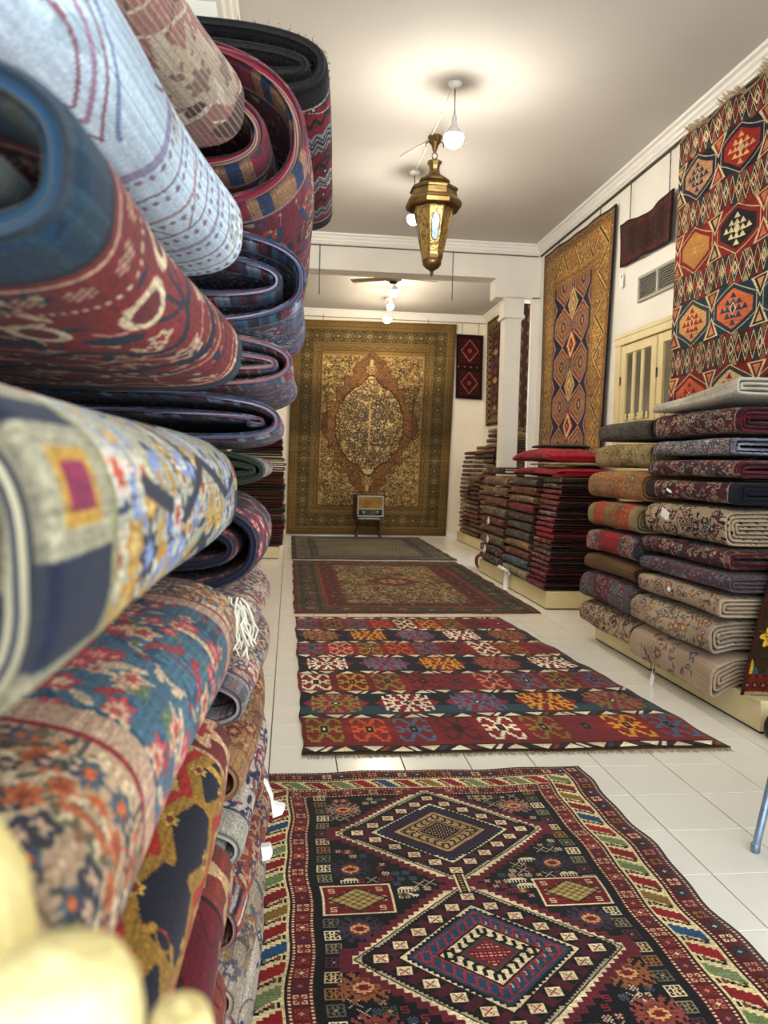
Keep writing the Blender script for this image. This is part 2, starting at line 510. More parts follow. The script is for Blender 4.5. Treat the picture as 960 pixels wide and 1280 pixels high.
def rug_medallion():
    c = P(572, 1018, '0e1018')
    yy = np.linspace(0, 1, 1018)[:, None, None]
    k = np.clip((yy - .5) * 6, 0, 1)
    c.a[:] = H('0c0d17') * (1 - k) + H('161b17') * k
    frame(c, 0, 4, band('2a0f10'))
    frame(c, 3, 32, sqband('5f1519', [(CRM, '8c3338', None), ('4a4656', 'c9b99a', '1b1d2a'), ('a8793c', '5f1519', '3c1a16'), ('b98d7c', '7b2a2e', None), ('39404f', 'b0a283', '171923')]))
    frame(c, 35, 40, leafband)
    frame(c, 75, 26, sqband('641a1e', [('b9705c', CRM, None), ('8c3a33', 'c98d72', None), ('c9a98c', '8a2a2c', None), ('5a3040', 'b06a5a', None)]))
    frame(c, 101, 3, band('15100f'))
    # column of small latch squares down both sides of the field
    cols = [(CRM, '8c2328'), ('8d8468', '2a2118'), ('63323f', CRM), ('c8b48c', '641a1e'), ('9a7040', '2a1512'), ('6d6a58', 'b0a283')]
    for i in range(34):
        for x in (120, 452):
            y = 116 + i * 24.2
            a, b = cols[(i * 5 + (x > 200)) % 6]
            c.stamp(x, y, B_SQ, {'#': a, 'o': b}, 2)
    r = random.Random(3)
    meds = ((286, 792, 0), (286, 506, 1), (286, 222, 0))
    busy = [(154, 622, 52, 40), (418, 622, 52, 40), (154, 336, 52, 40), (418, 336, 52, 40)]
    stars = []
    for cx in (154, 418):
        for cy, pal in ((562, '4a3a4c'), (692, '3a3242'), (870, '9a7a6a'), (400, '8d4a40'), (276, '4a3a4c'), (130, '9a7a6a'), (462, '94603c')):
            stars.append((cx + r.uniform(-4, 4), cy, pal)); busy.append((cx, cy, 31, 24))
    fill = [(B_X, {'#': 'c9bd9c'}, 2), (B_FL, {'#': 'cfc3a2', 'o': '7a2a2c'}, 2), (B_S, {'#': '8d2a2e'}, 2), (B_BIRD, {'#': 'd5c8a6'}, 2), (B_FL, {'#': '7a3a48', 'o': 'cfc3a2'}, 2), (B_FL, {'#': '5c6a7a', 'o': '20242c'}, 2), (B_SQ2, {'#': 'b8a884', 'o': '7a2a2c'}, 2), (B_COMB, {'#': 'd5c8a6'}, 2), (B_SQ2, {'#': '54603f', 'o': 'b8a884'}, 2), (B_COMB, {'#': '7a2a3c'}, 2), (B_STAR, {'#': '7a2a2c', 'o': 'cfc3a2', 'x': '7a2a2c', 'y': 'cfc3a2'}, 1)]
    for j in range(64):
        for i in range(25):
            x, y = 140 + i * 12.5 + (6 if j % 2 else 0), 110 + j * 12.6
            if x > 436: continue
            if any(abs(x - mx) / 172 + abs(y - my) / 162 < 1.06 for mx, my, _ in meds): continue
            if any(abs(x - bx) < bw and abs(y - by) < bh for bx, by, bw, bh in busy): continue
            if r.random() < .1: continue
            b, pal, k = r.choice(fill if r.random() < .5 else fill[:3] + fill[4:6])
            c.stamp(x + r.uniform(-2, 2), y + r.uniform(-2, 2), b, pal, k if len(b[0]) < 8 else max(1, k))
    for x, y, pal in stars:
        c.stamp(x, y, B_STAR, {'#': pal, 'o': '7a3a33', 'x': 'c9a070', 'y': '7d1d20'}, 3)
    for bx, by, _, _ in busy[:4]:
        c.rect(bx - 43, by - 32, bx + 43, by + 32, CRM); c.rect(bx - 40, by - 29, bx + 40, by + 29, '7a1a22')
        hooks(c, bx, by, 38, 27, 4, 8, 'c9b894', 3)
        for sx in (-1, 1):
            for sy in (-1, 1):
                c.stamp(bx + sx * 29, by + sy * 20, B_S, {'#': 'c9b894'}, 2)
        c.dia(bx, by, 37, 27, DRK); c.dia(bx, by, 33, 24, 'a18c56')
        for i in range(-4, 5):
            for j in range(-3, 4):
                if abs(i) / 5.5 + abs(j) / 4.5 < 1: c.rect(bx + i * 6 - 1.5, by + j * 5 - 1, bx + i * 6 + 1.5, by + j * 5 + 1, '5c3a20' if (i + j) % 2 else 'cdb98a')
    for cx, cy, k in meds: medallion(c, cx, cy, k)
    for cy in (649, 364):
        c.rect(279, cy - 22, 293, cy + 22, CRM); c.rect(282, cy - 22, 290, cy + 22, DRK)
        for j in range(-3, 4): c.rect(284, cy + j * 6 - 1, 288, cy + j * 6 + 2, 'b5965a')
    return c.noise(.10, .05, 1)

HOOK = quart(['.####...', '##..##..', '#....##.', '......##', '###..#oo', '..####ox'])
LATCH = quart(['..##..##.', '#..#...#.', '#..##..##', '###.#...#', '..####..#', '#..#..##o', '####..#ox'])

def tri_sep(c, y0, h, k):
    c.rect(0, y0, c.w, y0 + h, '2a1a14'); c.rect(0, y0 + h * .12, c.w, y0 + h * .88, '3a2320')
    n = 15
    pal = ['e2d6ba', '6d2326', '3a4a58', 'e2d6ba', '8a4a2a', '241816']
    for i in range(n):
        x = (i + .5) * c.w / n
        w_ = c.w / n
        up = (i + k) % 2
        yb, yt = (y0 + h * .15, y0 + h * .85) if up else (y0 + h * .85, y0 + h * .15)
        c.poly([(x - w_ * .48, yb), (x + w_ * .28, yb), (x - w_ * .05, yt)], 'e6dabf' if i % 3 != 1 else 'd9c9ab')
        c.poly([(x + w_ * .1, yt), (x + w_ * .3, yt), (x + w_ * .55, yb), (x + w_ * .38, yb)], pal[(i * 5 + k) % 6])

def rug_kilim():
    c = P(508, 815, '7e2220')
    pr = ['8d8436', 'c4602c', '5d7088', '5a1f1c', 'e4dabf', '8a7a34', '7a2b3c', 'cf9a34', '51677e', 'c98a76']
    nb, yb = 7, 26
    bh = (815 - 2 * yb) / nb
    r = random.Random(11)
    for b in range(nb):
        y0 = yb + b * bh
        cy = y0 + bh * .5 + 4
        if b % 2 == 0:
            c.rect(0, y0, c.w, y0 + bh, '84211f')
            for i in range(9):
                x = (i + .5) * c.w / 9
                cc = pr[(i * (1 if b % 4 == 0 else 3) + b * 2) % 10]
                if i % 3 == 1: c.dia(x, cy, 34, 40, '6d1b20' if b % 4 else '8f2a20')
                c.stamp(x, cy, HOOK, {'#': cc, 'o': '2a1a18', 'x': pr[(i * 3 + b + 4) % 10]}, 3, 8)
        else:
            c.rect(0, y0, c.w, y0 + bh, '141b2c')
            if b == 1: c.rect(0, y0, c.w, y0 + bh * .42, '35505c')
            if b == 1: c.rect(150, y0 + bh * .3, 172, y0 + bh * .7, '2f5a58')
            gp = [('8e2c4a', '8d8436'), ('8b2420', 'e8dfc8'), ('8e2c4a', '67798c'), ('8b2420', 'd9a63a'), ('8e2c4a', '8d7b3a')] if b % 4 == 1 else [('7d2028', 'e8dfc8'), ('8e2c4a', '67798c'), ('8b2420', 'd9a63a'), ('8e2c4a', '9c6a3a'), ('7d2028', 'e8dfc8')]
            if b == 5: gp = [('8e2c4a', '8d8436'), ('7d2028', 'd9a63a'), ('8e2c4a', '67798c'), ('7d2028', 'e8dfc8'), ('8b2c3c', '8d7b3a')]
            for i in range(5):
                x = (i + .5) * c.w / 5
                c.hexa(x, cy, 47, bh * .43, 34, gp[i][0])
                c.stamp(x, cy, LATCH, {'#': gp[i][1], 'o': '241714', 'x': 'e8dfc8' if i % 2 == 0 else 'a04050'}, 4, 6)
        if b: tri_sep(c, y0 - 9, 20, b)
    tri_sep(c, 4, 24, 0); tri_sep(c, 815 - 26, 22, 1)
    c.rect(0, 0, c.w, 4, '4a3a2c'); c.rect(0, 811, c.w, 815, '4a3a2c')
    return c.noise(.08, .08, 2)

def rug_floral_brown():
    c = P(315, 543, 'a68f63')
    floral(c, [('4f2a20', 'b89a66'), ('3a3a38', 'c2ab7c'), ('6d3a28', '3a2a22'), ('55603f', '3b2a22')], ['3a2c22', '57422c'], 4, 1.6, 3, 7, vines=80, leaf=['3a2a22', '4a3528', '6d3a28', '2f3338', 'c2ab7c'])
    c.dia(157, 271, 46, 52, '6d2a22', 4); c.ros(157, 271, 24, 8, ['b89a66', '5a2a20', 'b89a66'])
    frame(c, 0, 3, band('7a2420'))
    frame(c, 3, 8, dotband('4d3a28', '6d5a3c', 2))
    frame(c, 11, 26, vineband('3a372e', '7a6442', [('6d4030', 'a88c5c', '39302a'), ('555a50', 'a08456'), ('7a5a3a', '3a2a22')], 1.5))
    frame(c, 37, 6, dotband('6d5434', '33291f', 2))
    frame(c, 43, 3, band('8c3a26'))
    frame(c, 46, 22, vineband('62231d', '3a1d18', [('3a2a26', '9c7a50'), ('4d2a22', '80603c'), ('33302c', 'a08456')], 1.5))
    # scalloped inner edge
    for i in range(26):
        for x in (68, 247): c.ell(x, 70 + i * 16, 5, 6, '62231d')
    for i in range(12):
        for y in (68, 475): c.ell(74 + i * 15.5, y, 6, 5, '62231d')
    return c.noise(.10, .05, 3)

def rug_lattice():
    c = P(330, 470, '8a7e66')
    for j in range(58):
        for i in range(42):
            x, y = i * 8 + (4 if j % 2 else 0), j * 8
            c.ell(x, y, 2.6, 2.6, '4a4138' if (i + j) % 3 else '62402f')
    for i in range(-60, 90):
        c.line([(i * 8, 0), (i * 8 + 60, 470)], 1, '5a5040')
    frame(c, 0, 10, band('4d3d33'))
    frame(c, 10, 28, vineband('6b6353', '3f3a33', [('4a4a4c', '988a6c'), ('64503c', '3a332c')], 1.4))
    frame(c, 38, 4, band('3a3330'))
    frame(c, 42, 14, rosband('3b3a40', [('6d6353', '3a3330')], 6, 1.2))
    return c.noise(.10, .05, 4)

def rug_tabriz():
    W_, H_ = 394, 520
    c = P(W_, H_, '977c46')
    yy, xx = np.mgrid[0:H_, 0:W_]
    cx, cy = 192.0, 268.0
    # cream floral field
    fx0, fy0, fx1, fy1 = 74, 44, 318, 438
    c.rect(fx0, fy0, fx1, fy1, 'b39a62')
    floral(c, [('6a4a2c', 'c8b07a'), ('4c4638', 'b8a068'), ('8a6236', 'd2bc88'), ('4a4a48', 'c8b07a')], ['5f4b2a', '7d6534'], 8, 1.3, 2.5, 6, box=(fx0, fy0, fx1, fy1), vines=120, leaf=['6a5432', '7a5f38', 'd2bc88', '5f5840'])
    # orange stepped medallion surround, four-fold
    dx, dy = np.abs(xx - cx), yy - cy
    ady = np.abs(dy)
    m = (dx < 98) & (ady < 58) | (dx < 84) & (ady < 92) | (dx < 66) & (ady < 118) | (dx < 44) & (ady < 140) | (dx / 46 + np.maximum(ady - 138, 0) / 44 < 1) & (ady < 182) | (((dx - 92) / 26) ** 2 + (ady / 38) ** 2 < 1)
    me = np.zeros_like(m)
    me[1:-1, 1:-1] = m[1:-1, 1:-1] & m[2:, 1:-1] & m[:-2, 1:-1] & m[1:-1, 2:] & m[1:-1, :-2]
    m2 = me[:]
    c.a[m] = H('4b3020'); c.a[me] = H('94693f')
    # floral sprays over the orange
    t = P(W_, H_, '94693f')
    floral(t, [('5a4a3a', 'b08a52'), ('4a4a48', '94693f'), ('7a5530', 'b8925e')], '6d4a28', 5, 1.0, 2.5, 5, vines=50, leaf=['7a5a38', '6a5a44', '8d6436'])
    c.a[me] = t.a[me]
    # lobed cream centre medallion
    th = np.arctan2(dy / 1.24, xx - cx)
    rr = np.hypot(xx - cx, dy / 1.24)
    lob = 80 * (1 + .035 * np.abs(np.sin(8 * th))) * (1 + .20 * np.exp(-((np.abs(th) - PI / 2) / .16) ** 2))
    t = P(W_, H_, 'cbb57e')
    floral(t, [('4d4a50', 'bfa870'), ('6d4a34', 'd6c290'), ('5a5038', 'c6b07a')], ['6d5a34', '54452c'], 12, 1.6, 2.5, 6, box=(90, 160, 296, 384), vines=90, leaf=['6a5836', '5f5644', '8f7244', '54525a'])
    for sx in (-1, 1):
        for sy in (-1, 1): t.ros(cx + sx * 20, cy + sy * 25, 17, 9, ['4d4250', '8a7a5a', '453c4a', 'bfa870', '5a4a4a'])
    for a in range(12):
        t.ros(cx + 55 * math.cos(a * PI / 6 + .26), cy + 70 * math.sin(a * PI / 6 + .26), 8, 7, ['4a4650', 'a8925c', '5a3a30'])
    t.line([(cx, cy - 60), (cx, cy + 60)], 1.5, 'd0ba84')
    c.a[rr < lob + 2.5] = H('54331f')
    k = rr < lob
    c.a[k] = t.a[k]
    for sy in (-1, 1): c.ros(cx, cy + sy * 136, 13, 7, ['c6b07a', '6d5030', 'd2bc88', '7a4a2c']); c.ell(cx, cy + sy * 152, 4, 9, 'c6b07a')
    # borders
    frame(c, 0, 14, band('8a713f'))
    frame(c, 14, 8, dotband('75603a', '9c8450', 2))
    frame(c, 22, 30, rosband('5f5234', [('8f7d50', '4a4234', 'a8935f', '5f5234'), ('7d6c44', '544a34', '96814f')], 9, .85, '84703f'))
    frame(c, 52, 6, dotband('8f7844', '5f5030', 2))
    frame(c, 58, 12, vineband('8a7444', '5f5030', [('6a583a', 'a8935f')], 1.4))
    frame(c, 70, 3, band('6a5632'))
    # old wear: a dull greyish band across the lower middle
    wv = np.exp(-((yy - 300 - 6 * np.sin(xx / 30)) / 66.0) ** 4) * (np.abs(xx - cx) > 100)
    c.a *= (1 - .22 * wv)[..., None]
    g_ = c.a.mean(2, keepdims=True)
    c.a = (c.a * .78 + g_ * .22) * np.array([1.0, .97, .93], np.float32)
    return c.noise(.08, .04, 5)

def rug_lozenge():
    c = P(360, 450, 'a3814a')
    c.rect(84, 58, 276, 392, '1d2340')
    for x, sx in ((132, 1), (228, -1)):
        for j in range(5):
            y = 88 + j * 70
            c.hexa(x, y, 39, 35, 21, 'c0a080', True); c.hexa(x, y, 36, 32, 20, '8a463c', True); c.hexa(x, y, 31, 27, 17, 'a87f5c', True)
            c.hexa(x, y, 26, 22, 15, '7a6a4a', True); c.hexa(x, y, 21, 18, 12, 'a87a58', True); c.hexa(x, y, 11, 11, 7, '4a3a50', True); c.stamp(x, y, B_FL, {'#': 'd8c088', 'o': '8c2a28'}, 2)
    for j in range(6):
        y = 53 + j * 70
        if 60 < y < 390:
            cc = ('d2b888', 'b5483c')[j % 2]
            c.dia(180, y, 26, 30, cc); c.dia(180, y, 20, 24, ('b58a50', 'd8c088')[j % 2]); c.dia(180, y, 13, 15, ('d2b888', '9c3a38')[j % 2]); c.stamp(180, y, B_FL, {'#': '5a3a30', 'o': 'e0cf9a'}, 2)
        for x in (84, 276): c.dia(x, y, 16, 18, 'b98a70'); 
        for x in (84, 276): c.dia(x, y, 10, 12, '6d4a5a')
        c.stamp(180, y + 35, B_SQ2, {'#': '8d7a8a', 'o': 'c9a07a'}, 2)
    for x in (112, 148, 212, 248): c.stamp(x, 380, B_STAR, {'#': 'd2b888', 'o': 'c9a05a', 'x': '7d6a3a', 'y': 'd8c088'}, 1)
    def golden(st, side):
        st.a[:] = H('a8854e')
        r = random.Random(side)
        for _ in range(int(st.w * 2.2)):
            x, y = r.uniform(0, st.w), r.uniform(0, st.h)
            st.rect(x, y, x + 3, y + 2.5, r.choice(['8a6238', 'c0a065', '9c5a3c', '7d6238', 'd0b47c', '6d4a34']))
        m = round(st.w / 34)
        for i in range(m):
            x = (i + .5) * st.w / m
            s = 1 if i % 2 else -1
            st.line([(x - 15, st.h / 2 - s * 18), (x + 15, st.h / 2 + s * 18)], 9, '7a4a34' if i % 4 < 2 else 'c8a868')
            st.line([(x - 15, st.h / 2 - s * 18), (x + 15, st.h / 2 + s * 18)], 4, 'c8ac70' if i % 4 < 2 else '4a3a40')
    frame(c, 18, 44, golden)
    frame(c, 0, 4, band('2a2a34'))
    frame(c, 4, 14, vineband('9a7a44', '6d4a30', [('8a4a38', 'c8a868'), ('5a5040', 'b08c50')], 1.2))
    frame(c, 62, 12, vineband('b08c54', '6d4a30', [('8a4a38', 'd0b47c'), ('6a5a3a', 'b08c50')], 1.2))
    frame(c, 74, 5, dotband('7d5a38', 'c0a065', 2))
    c.rect(79, 52, 84, 398, '8a6a40'); c.rect(276, 52, 281, 398, '8a6a40')
    return c.noise(.12, .05, 6)

def rug_hexkilim():
    W_, H_ = 480, 532
    c = P(W_, H_, '6d2320')
    rows = [6, 148, 288, 430, 572]
    hexes = [
        [('c06a48', '8f2a20', '7a241f'), ('c9b48e', '9c2d22', '3a3f42'), ('26282c', 'c9b48e', '7a241f'), ('c06a48', '36505e', '1f2230')],
        [('c7a06a', '9c2d22', '3a4a50'), ('c9744c', '2f4d5e', '27424e'), ('1f2236', 'd0a444', '27424e'), ('c9744c', '8f2a20', '3a4a50')],
        [('b98a50', 'b98a50', '8a2a22'), ('24272a', 'd9caa6', '8a2a22'), ('9c2d22', 'c9b48e', '24272a'), ('c9744c', '2f4d5e', '8a2a22')],
        [('b8906a', '2b3a55', '20304a'), ('9c2d22', 'c9a070', '1a2238'), ('c9744c', '7a2420', '3a4448'), ('b8906a', '9c2d22', '20304a')]]
    for j, y in enumerate(rows):
        zc = y + 71
        c.rect(0, zc - 30, W_, zc + 30, '211a1c')
        pal = ['a8906c', '8f2a24', '8a5a42', '2e3c46', '7a241f', '5d1f1e']
        for i in range(26):
            x = i * 20
            cc = pal[(i * 7 + j * 3) % 6]
            for s in (-1, 1):
                c.poly([(x - 9, zc + s * 29), (x + 9, zc + s * 29), (x, zc + s * 10)], pal[(i * 5 + j) % 6])
            c.line([(x - 10, zc - 24), (x, zc), (x - 10, zc + 24)], 2.2, 'c4b594'); c.line([(x + 10, zc - 24), (x, zc), (x + 10, zc + 24)], 2.2, 'c4b594')
            c.dia(x + 10, zc, 8, 13, 'd4c6a6' if i % 2 else '8f2a24'); c.dia(x + 10, zc, 4.5, 8, cc)
        # hexagon row
        c.rect(0, y - 42, W_, y + 42, ('7a241f', '24414e', '8a2a22', '1d2433', '7a241f')[j])
        for i in range(-1, 4):
            x = 83 + i * 147
            body, trc, rim = hexes[j % 4][i]
            c.hexa(x, y, 65, 45, 28, 'd0c2a0', True); c.hexa(x, y, 63, 43, 27, rim, True); c.hexa(x, y, 53, 36, 24, body, True)
            if trc != body:
                for k in range(-2, 3):
                    for l in range(-2, 3):
                        if abs(k) + abs(l) in (1, 2) and (abs(k) < 2 or abs(l) < 2):
                            px_, py_ = x + k * 16, y + l * 12
                            c.poly([(px_ - 9, py_ - 5), (px_ + 9, py_ - 5), (px_, py_ + 6)], trc)
                c.dia(x, y, 9, 13, 'd4c6a6'); c.dia(x, y, 6, 9, trc)
            else: c.stamp(x, y, B_X, {'#': 'cdb487'}, 2)
            xm = x + 73.5
            for s in (-1, 1):
                c.poly([(xm - 28, y + s * 41), (xm + 28, y + s * 41), (xm, y + s * 4)], 'd0c2a0')
                c.poly([(xm - 19, y + s * 39), (xm + 19, y + s * 39), (xm, y + s * 9)], ('6d2320', '7a2420', '241d1f', '8f2a24')[(i + j) % 4])
                c.poly([(xm - 11, y + s * 36), (xm + 11, y + s * 36), (xm, y + s * 18)], ('c08058', 'b98a62', 'c7a06a')[(i + j) % 3])
    return c.noise(.09, .06, 7)

def rug_smallbrown(seed=3, base='4a2a22', dark='2a1a18', lite='7a5240', wh=(220, 120)):
    c = P(wh[0], wh[1], base)
    r = random.Random(seed)
    for j in range(wh[1] // 20):
        for i in range(wh[0] // 20):
            c.stamp(i * 20 + 10, j * 20 + 10, B_STAR, {'#': dark, 'o': lite, 'x': '5a2a24', 'y': dark}, 1)
    frame(c, 0, 6, band('3a1d18'))
    frame(c, 6, 14, sqband('5a2a24', [(lite, dark, None), (dark, lite, None), ('6d3a30', lite, None)], False, 1.1))
    frame(c, 20, 4, dotband(dark, lite, 2))
    return c.noise(.12, .05, seed)

def rug_bag():
    c = P(110, 240, '331417')
    for y0 in (4, 124):
        c.rect(4, y0, 106, y0 + 112, '241012')
        c.rect(10, y0 + 6, 100, y0 + 106, '3d1518')
        for i in range(6):
            for j in range(6):
                c.stamp(20 + i * 14, y0 + 16 + j * 15, B_FL, {'#': '5d2a2a', 'o': '1d1a22'}, 2)
        c.dia(55, y0 + 56, 36, 42, 'b08a80'); c.dia(55, y0 + 56, 33, 39, '5a1018'); c.dia(55, y0 + 56, 16, 19, '3a1418'); c.ros(55, y0 + 56, 9, 8, ['a0747a', '5a1018', 'a0747a'])
    for i in range(8): c.rect(6 + i * 13, 116, 12 + i * 13, 123, ('8a6a50', '5a1018')[i % 2])
    return c.noise(.12, .05, 9)

def rug_redlong():
    c = P(150, 300, '2b1511')
    for j in range(9):
        c.rect(50, 34 + j * 26, 100, 56 + j * 26, ('5a1a1a', '2a1d22', '6d241d')[j % 3])
        c.dia(75, 45 + j * 26, 20, 10, ('b08a50', '8a2a24', '3a3a44')[j % 3])
    def g(st, side):
        st.a[:] = H('2a1a12')
        m = max(2, round(st.w / 18))
        for i in range(m):
            x = (i + .5) * st.w / m
            st.line([(x - 8, 3), (x, st.h - 3), (x + 8, 3)], 4, 'a08450'); st.ros(x, 8, 5, 5, ['8a6a3c', '3a2015'])
    frame(c, 4, 28, g); frame(c, 0, 4, band('3d1a14')); frame(c, 32, 10, rosband('6d5430', [('3a2015', 'b09a60')], 6, 1))
    return c.noise(.12, .05, 10)

def rug_zigzag():
    c = P(120, 260, '3a1f17')
    for j in range(12):
        y = j * 22 + 10
        c.dia(30, y, 22, 16, 'b98a50'); c.dia(30, y, 18, 13, '3a1a15'); c.dia(30, y, 9, 7, 'a0452a')
        c.dia(90, y + 11, 22, 16, 'b07a46'); c.dia(90, y + 11, 18, 13, '301815'); c.dia(90, y + 11, 9, 7, 'c0a060')
    return c.noise(.12, .05, 10)

def streak(cols, seed=1, lo=3, hi=8):
    def f(st, side):
        r = random.Random(seed)
        x = 0
        while x < st.w:
            k = r.randint(lo, hi)
            c = r.choice(cols)
            st.rect(x, 0, x + k, st.h, c)
            for y in range(1, st.h, 3):
                if r.random() < .5: st.rect(x, y, x + k * r.random(), y + 1.4, r.choice(cols))
            x += k
    return f

# rolled and folded carpets: u runs along the roll, v round it
def fl(name, bgc, pal, vine, seed, dens=1.0, r0=6, r1=14, vines=26, leaf=None, ends=None, size=(300, 300), am=.10, st=.05, extra=None):
    c = P(size[0], size[1], bgc)
    floral(c, pal, vine, seed, dens, r0, r1, vines=vines, leaf=leaf)
    if extra: extra(c)
    if ends:
        for side in (0, 1):
            x = 0
            for wd, kind in ends:
                xa, xb = (x, x + wd) if side == 0 else (c.w - x - wd, c.w - x)
                if isinstance(kind, str): c.rect(xa, 0, xb, c.h, kind)
                else:
                    s_ = P(c.h, wd, '000000'); kind(s_, 0)
                    c.a[:, xa:xb] = s_.a.transpose(1, 0, 2) if side == 0 else s_.a.transpose(1, 0, 2)[:, ::-1]
                x += wd
    return rugmat(name, c.noise(am, st, seed))

def waves(cols, n=14, amp=8, seed=0):
    def f(c):
        r = random.Random(seed)
        for i in range(n):
            x = (i + .5) * c.w / n
            k = r.uniform(.05, .12)
            pts = [(x + amp * math.sin(y * k + i), y) for y in range(0, c.h, 5)]
            c.line(pts, r.uniform(1.5, 6), cols[i % len(cols)])
            if i % 3 == 0:
                for y in range(0, c.h, 26): c.ell(x + r.uniform(-6, 6), y + r.uniform(-8, 8), r.uniform(3, 6), r.uniform(7, 12), cols[(i + 1) % len(cols)], r.uniform(-.5, .5))
    return f
# ------------------------------------------------------------------ the room
XL, XR, YB, YK, ZC, ZC2 = -.95, 3.1, 9.95, 14.5, 4.1, 4.06
XR2 = 3.52
YF = -1.7

def box(name, lo, hi, mat, bev=0.0, parent=None, kind=None):
    o = MB().box(lo, hi, bev).build(name, mat, parent)
    if kind: o['kind'] = kind
    return o

TW, TD, TX0, TY0 = .2906, .312, .0, 3.316
floor = box('floor', (XL - .1, YF, -.1), (XR2 + .1, YK + .1, -.006), M_grout, kind='structure')
tme = None
far = MB()
ntile = 0
for j in range(-16, 37):
    for i in range(-4, 13):
        x0, y0 = TX0 + i * TW - .068, TY0 + j * TD
        if x0 + TW < XL or x0 > XR2 or y0 > YK: continue
        near = 1.2 < y0 + TD and y0 < 8.4 and -.3 < x0 < 2.3
        g = .0027
        if near and ntile < 290:
            if tme is None:
                o = MB().box((g, g, -.012), (TW - g, TD - g, 0), .0012).build('tile', M_tile, floor)
                tme = o.data
            else:
                o = link(bpy.data.objects.new('tile', tme), floor)
            o.location = (x0, y0, random.uniform(-.0004, .0004))
            ntile += 1
        else:
            far.box((x0 + g, y0 + g, -.012), (x0 + TW - g, y0 + TD - g, 0))
o = far.build('tiles', M_tile, floor)
o['kind'] = 'stuff'

box('ceiling', (XL - .1, YF, ZC), (XR + .1, YB + .02, ZC + .1), M_ceil, kind='structure')
box('ceiling_back', (XL - .1, YB + .3, ZC2), (XR2 + .1, YK + .1, ZC2 + .1), M_ceil, kind='structure')
box('wall_left', (XL - .1, YF, 0), (XL, YK + .1, ZC + .1), M_wall, kind='structure')
box('wall_back', (XL, YK, 0), (XR2 + .1, YK + .1, ZC), M_backwall, kind='structure')
box('wall_right', (XR, YF, 0), (XR + .12, YB + .1, ZC + .1), M_wall, kind='structure')
box('wall_right_back', (XR2, YB + .3, 0), (XR2 + .1, YK, ZC), M_wall, kind='structure')
# shop front with its wide window opening behind the camera
box('wall_front_left', (XL, YF - .1, 0), (-.7, YF, ZC), M_wall, kind='structure')
box('wall_front_right', (2.9, YF - .1, 0), (XR, YF, ZC), M_wall, kind='structure')
box('wall_front_top', (-.7, YF - .1, 3.5), (2.9, YF, ZC), M_wall, kind='structure')
box('wall_front_sill', (-.7, YF - .1, 0), (2.9, YF, .3), M_wall, kind='structure')

# beam between the rooms, with its stepped bracket, and the lintel to the right pilaster
bm_ = MB()
bm_.box((XL, YB, 3.68), (2.53, YB + .3, ZC + .1))
bm_.box((2.53, YB, 3.445), (XR, YB + .3, ZC + .1))
bm_.build('beam', M_wall)['kind'] = 'structure'
pi_ = MB()
pi_.box((3.0, YB, 0), (XR + .02, YB + .07, 3.46)).build('pilaster_right', M_wall)['kind'] = 'structure'
pr_ = MB()
pr_.box((2.665, YB + .02, 0), (2.875, YB + .24, 3.22), .006)
pr_.box((2.645, YB, 3.20), (2.9, YB + .26, 3.46), .008)
pr_.box((2.635, YB - .02, 3.19), (2.91, YB + .28, 3.235), .008)
p = pr_.build('pillar', M_wall)
p['kind'] = 'structure'

def cornice(name, p0, p1, inward, z, mat=M_trim, big=1.0):
    """stepped plaster cornice from p0 to p1; inward is the unit vector away from the wall"""
    prof = [(0, -.115), (.018, -.115), (.022, -.095), (.035, -.09), (.04, -.062), (.058, -.05), (.064, -.028), (.09, -.02), (.095, 0), (0, 0)]
    prof = [(a * big, b * big) for a, b in prof]
    n = len(prof)
    V = []
    for px, py in (p0, p1):
        for d, dz in prof: V.append((px + inward[0] * d, py + inward[1] * d, z + dz))
    F = [(k, (k + 1) % n, n + (k + 1) % n, n + k) for k in range(n)]
    F += [tuple(range(n)), tuple(reversed(range(n, 2 * n)))]
    o = mesh_obj(name, V, F, mat)
    o['kind'] = 'structure'
    return o

cornice('trim_right', (XR, YF), (XR, YB), (-1, 0), ZC)
cornice('trim_beam', (XL, YB), (XR, YB), (0, -1), ZC)
cornice('trim_left', (XL, YF), (XL, YB), (1, 0), ZC)
cornice('trim_back', (XL, YK), (XR2, YK), (0, -1), ZC2)
cornice('trim_back_right', (XR2, YB + .3), (XR2, YK), (-1, 0), ZC2)
box('trim_rail_right', (XR - .022, YF, 3.958), (XR - .002, YB - .03, 3.974), M_wire, kind='structure')
box('trim_rail_beam', (XL, YB - .014, 3.96), (XR - .03, YB - .002, 3.972), M_wire, kind='structure')
box('trim_rail_back', (XL, YK - .014, 3.925), (XR2, YK - .002, 3.935), M_wire, kind='structure')
box('baseboard_back', (XL, YK - .016, 0), (XR2, YK - .002, .1), M_trim, .003, kind='structure')

# white pier with a moulded capital against the left wall
pc = MB()
pc.box((XL, 4.62, 0), (-.47, 5.2, 3.76), .006)
for k, (o_, z0, z1) in enumerate(((.03, 3.70, 3.80), (.06, 3.80, 3.90), (.09, 3.90, 4.00), (.115, 4.00, 4.09))):
    pc.box((XL, 4.62 - o_, z0), (-.47 + o_, 5.2 + o_, z1), .006)
pc.build('pilaster_left', M_trim)['kind'] = 'structure'

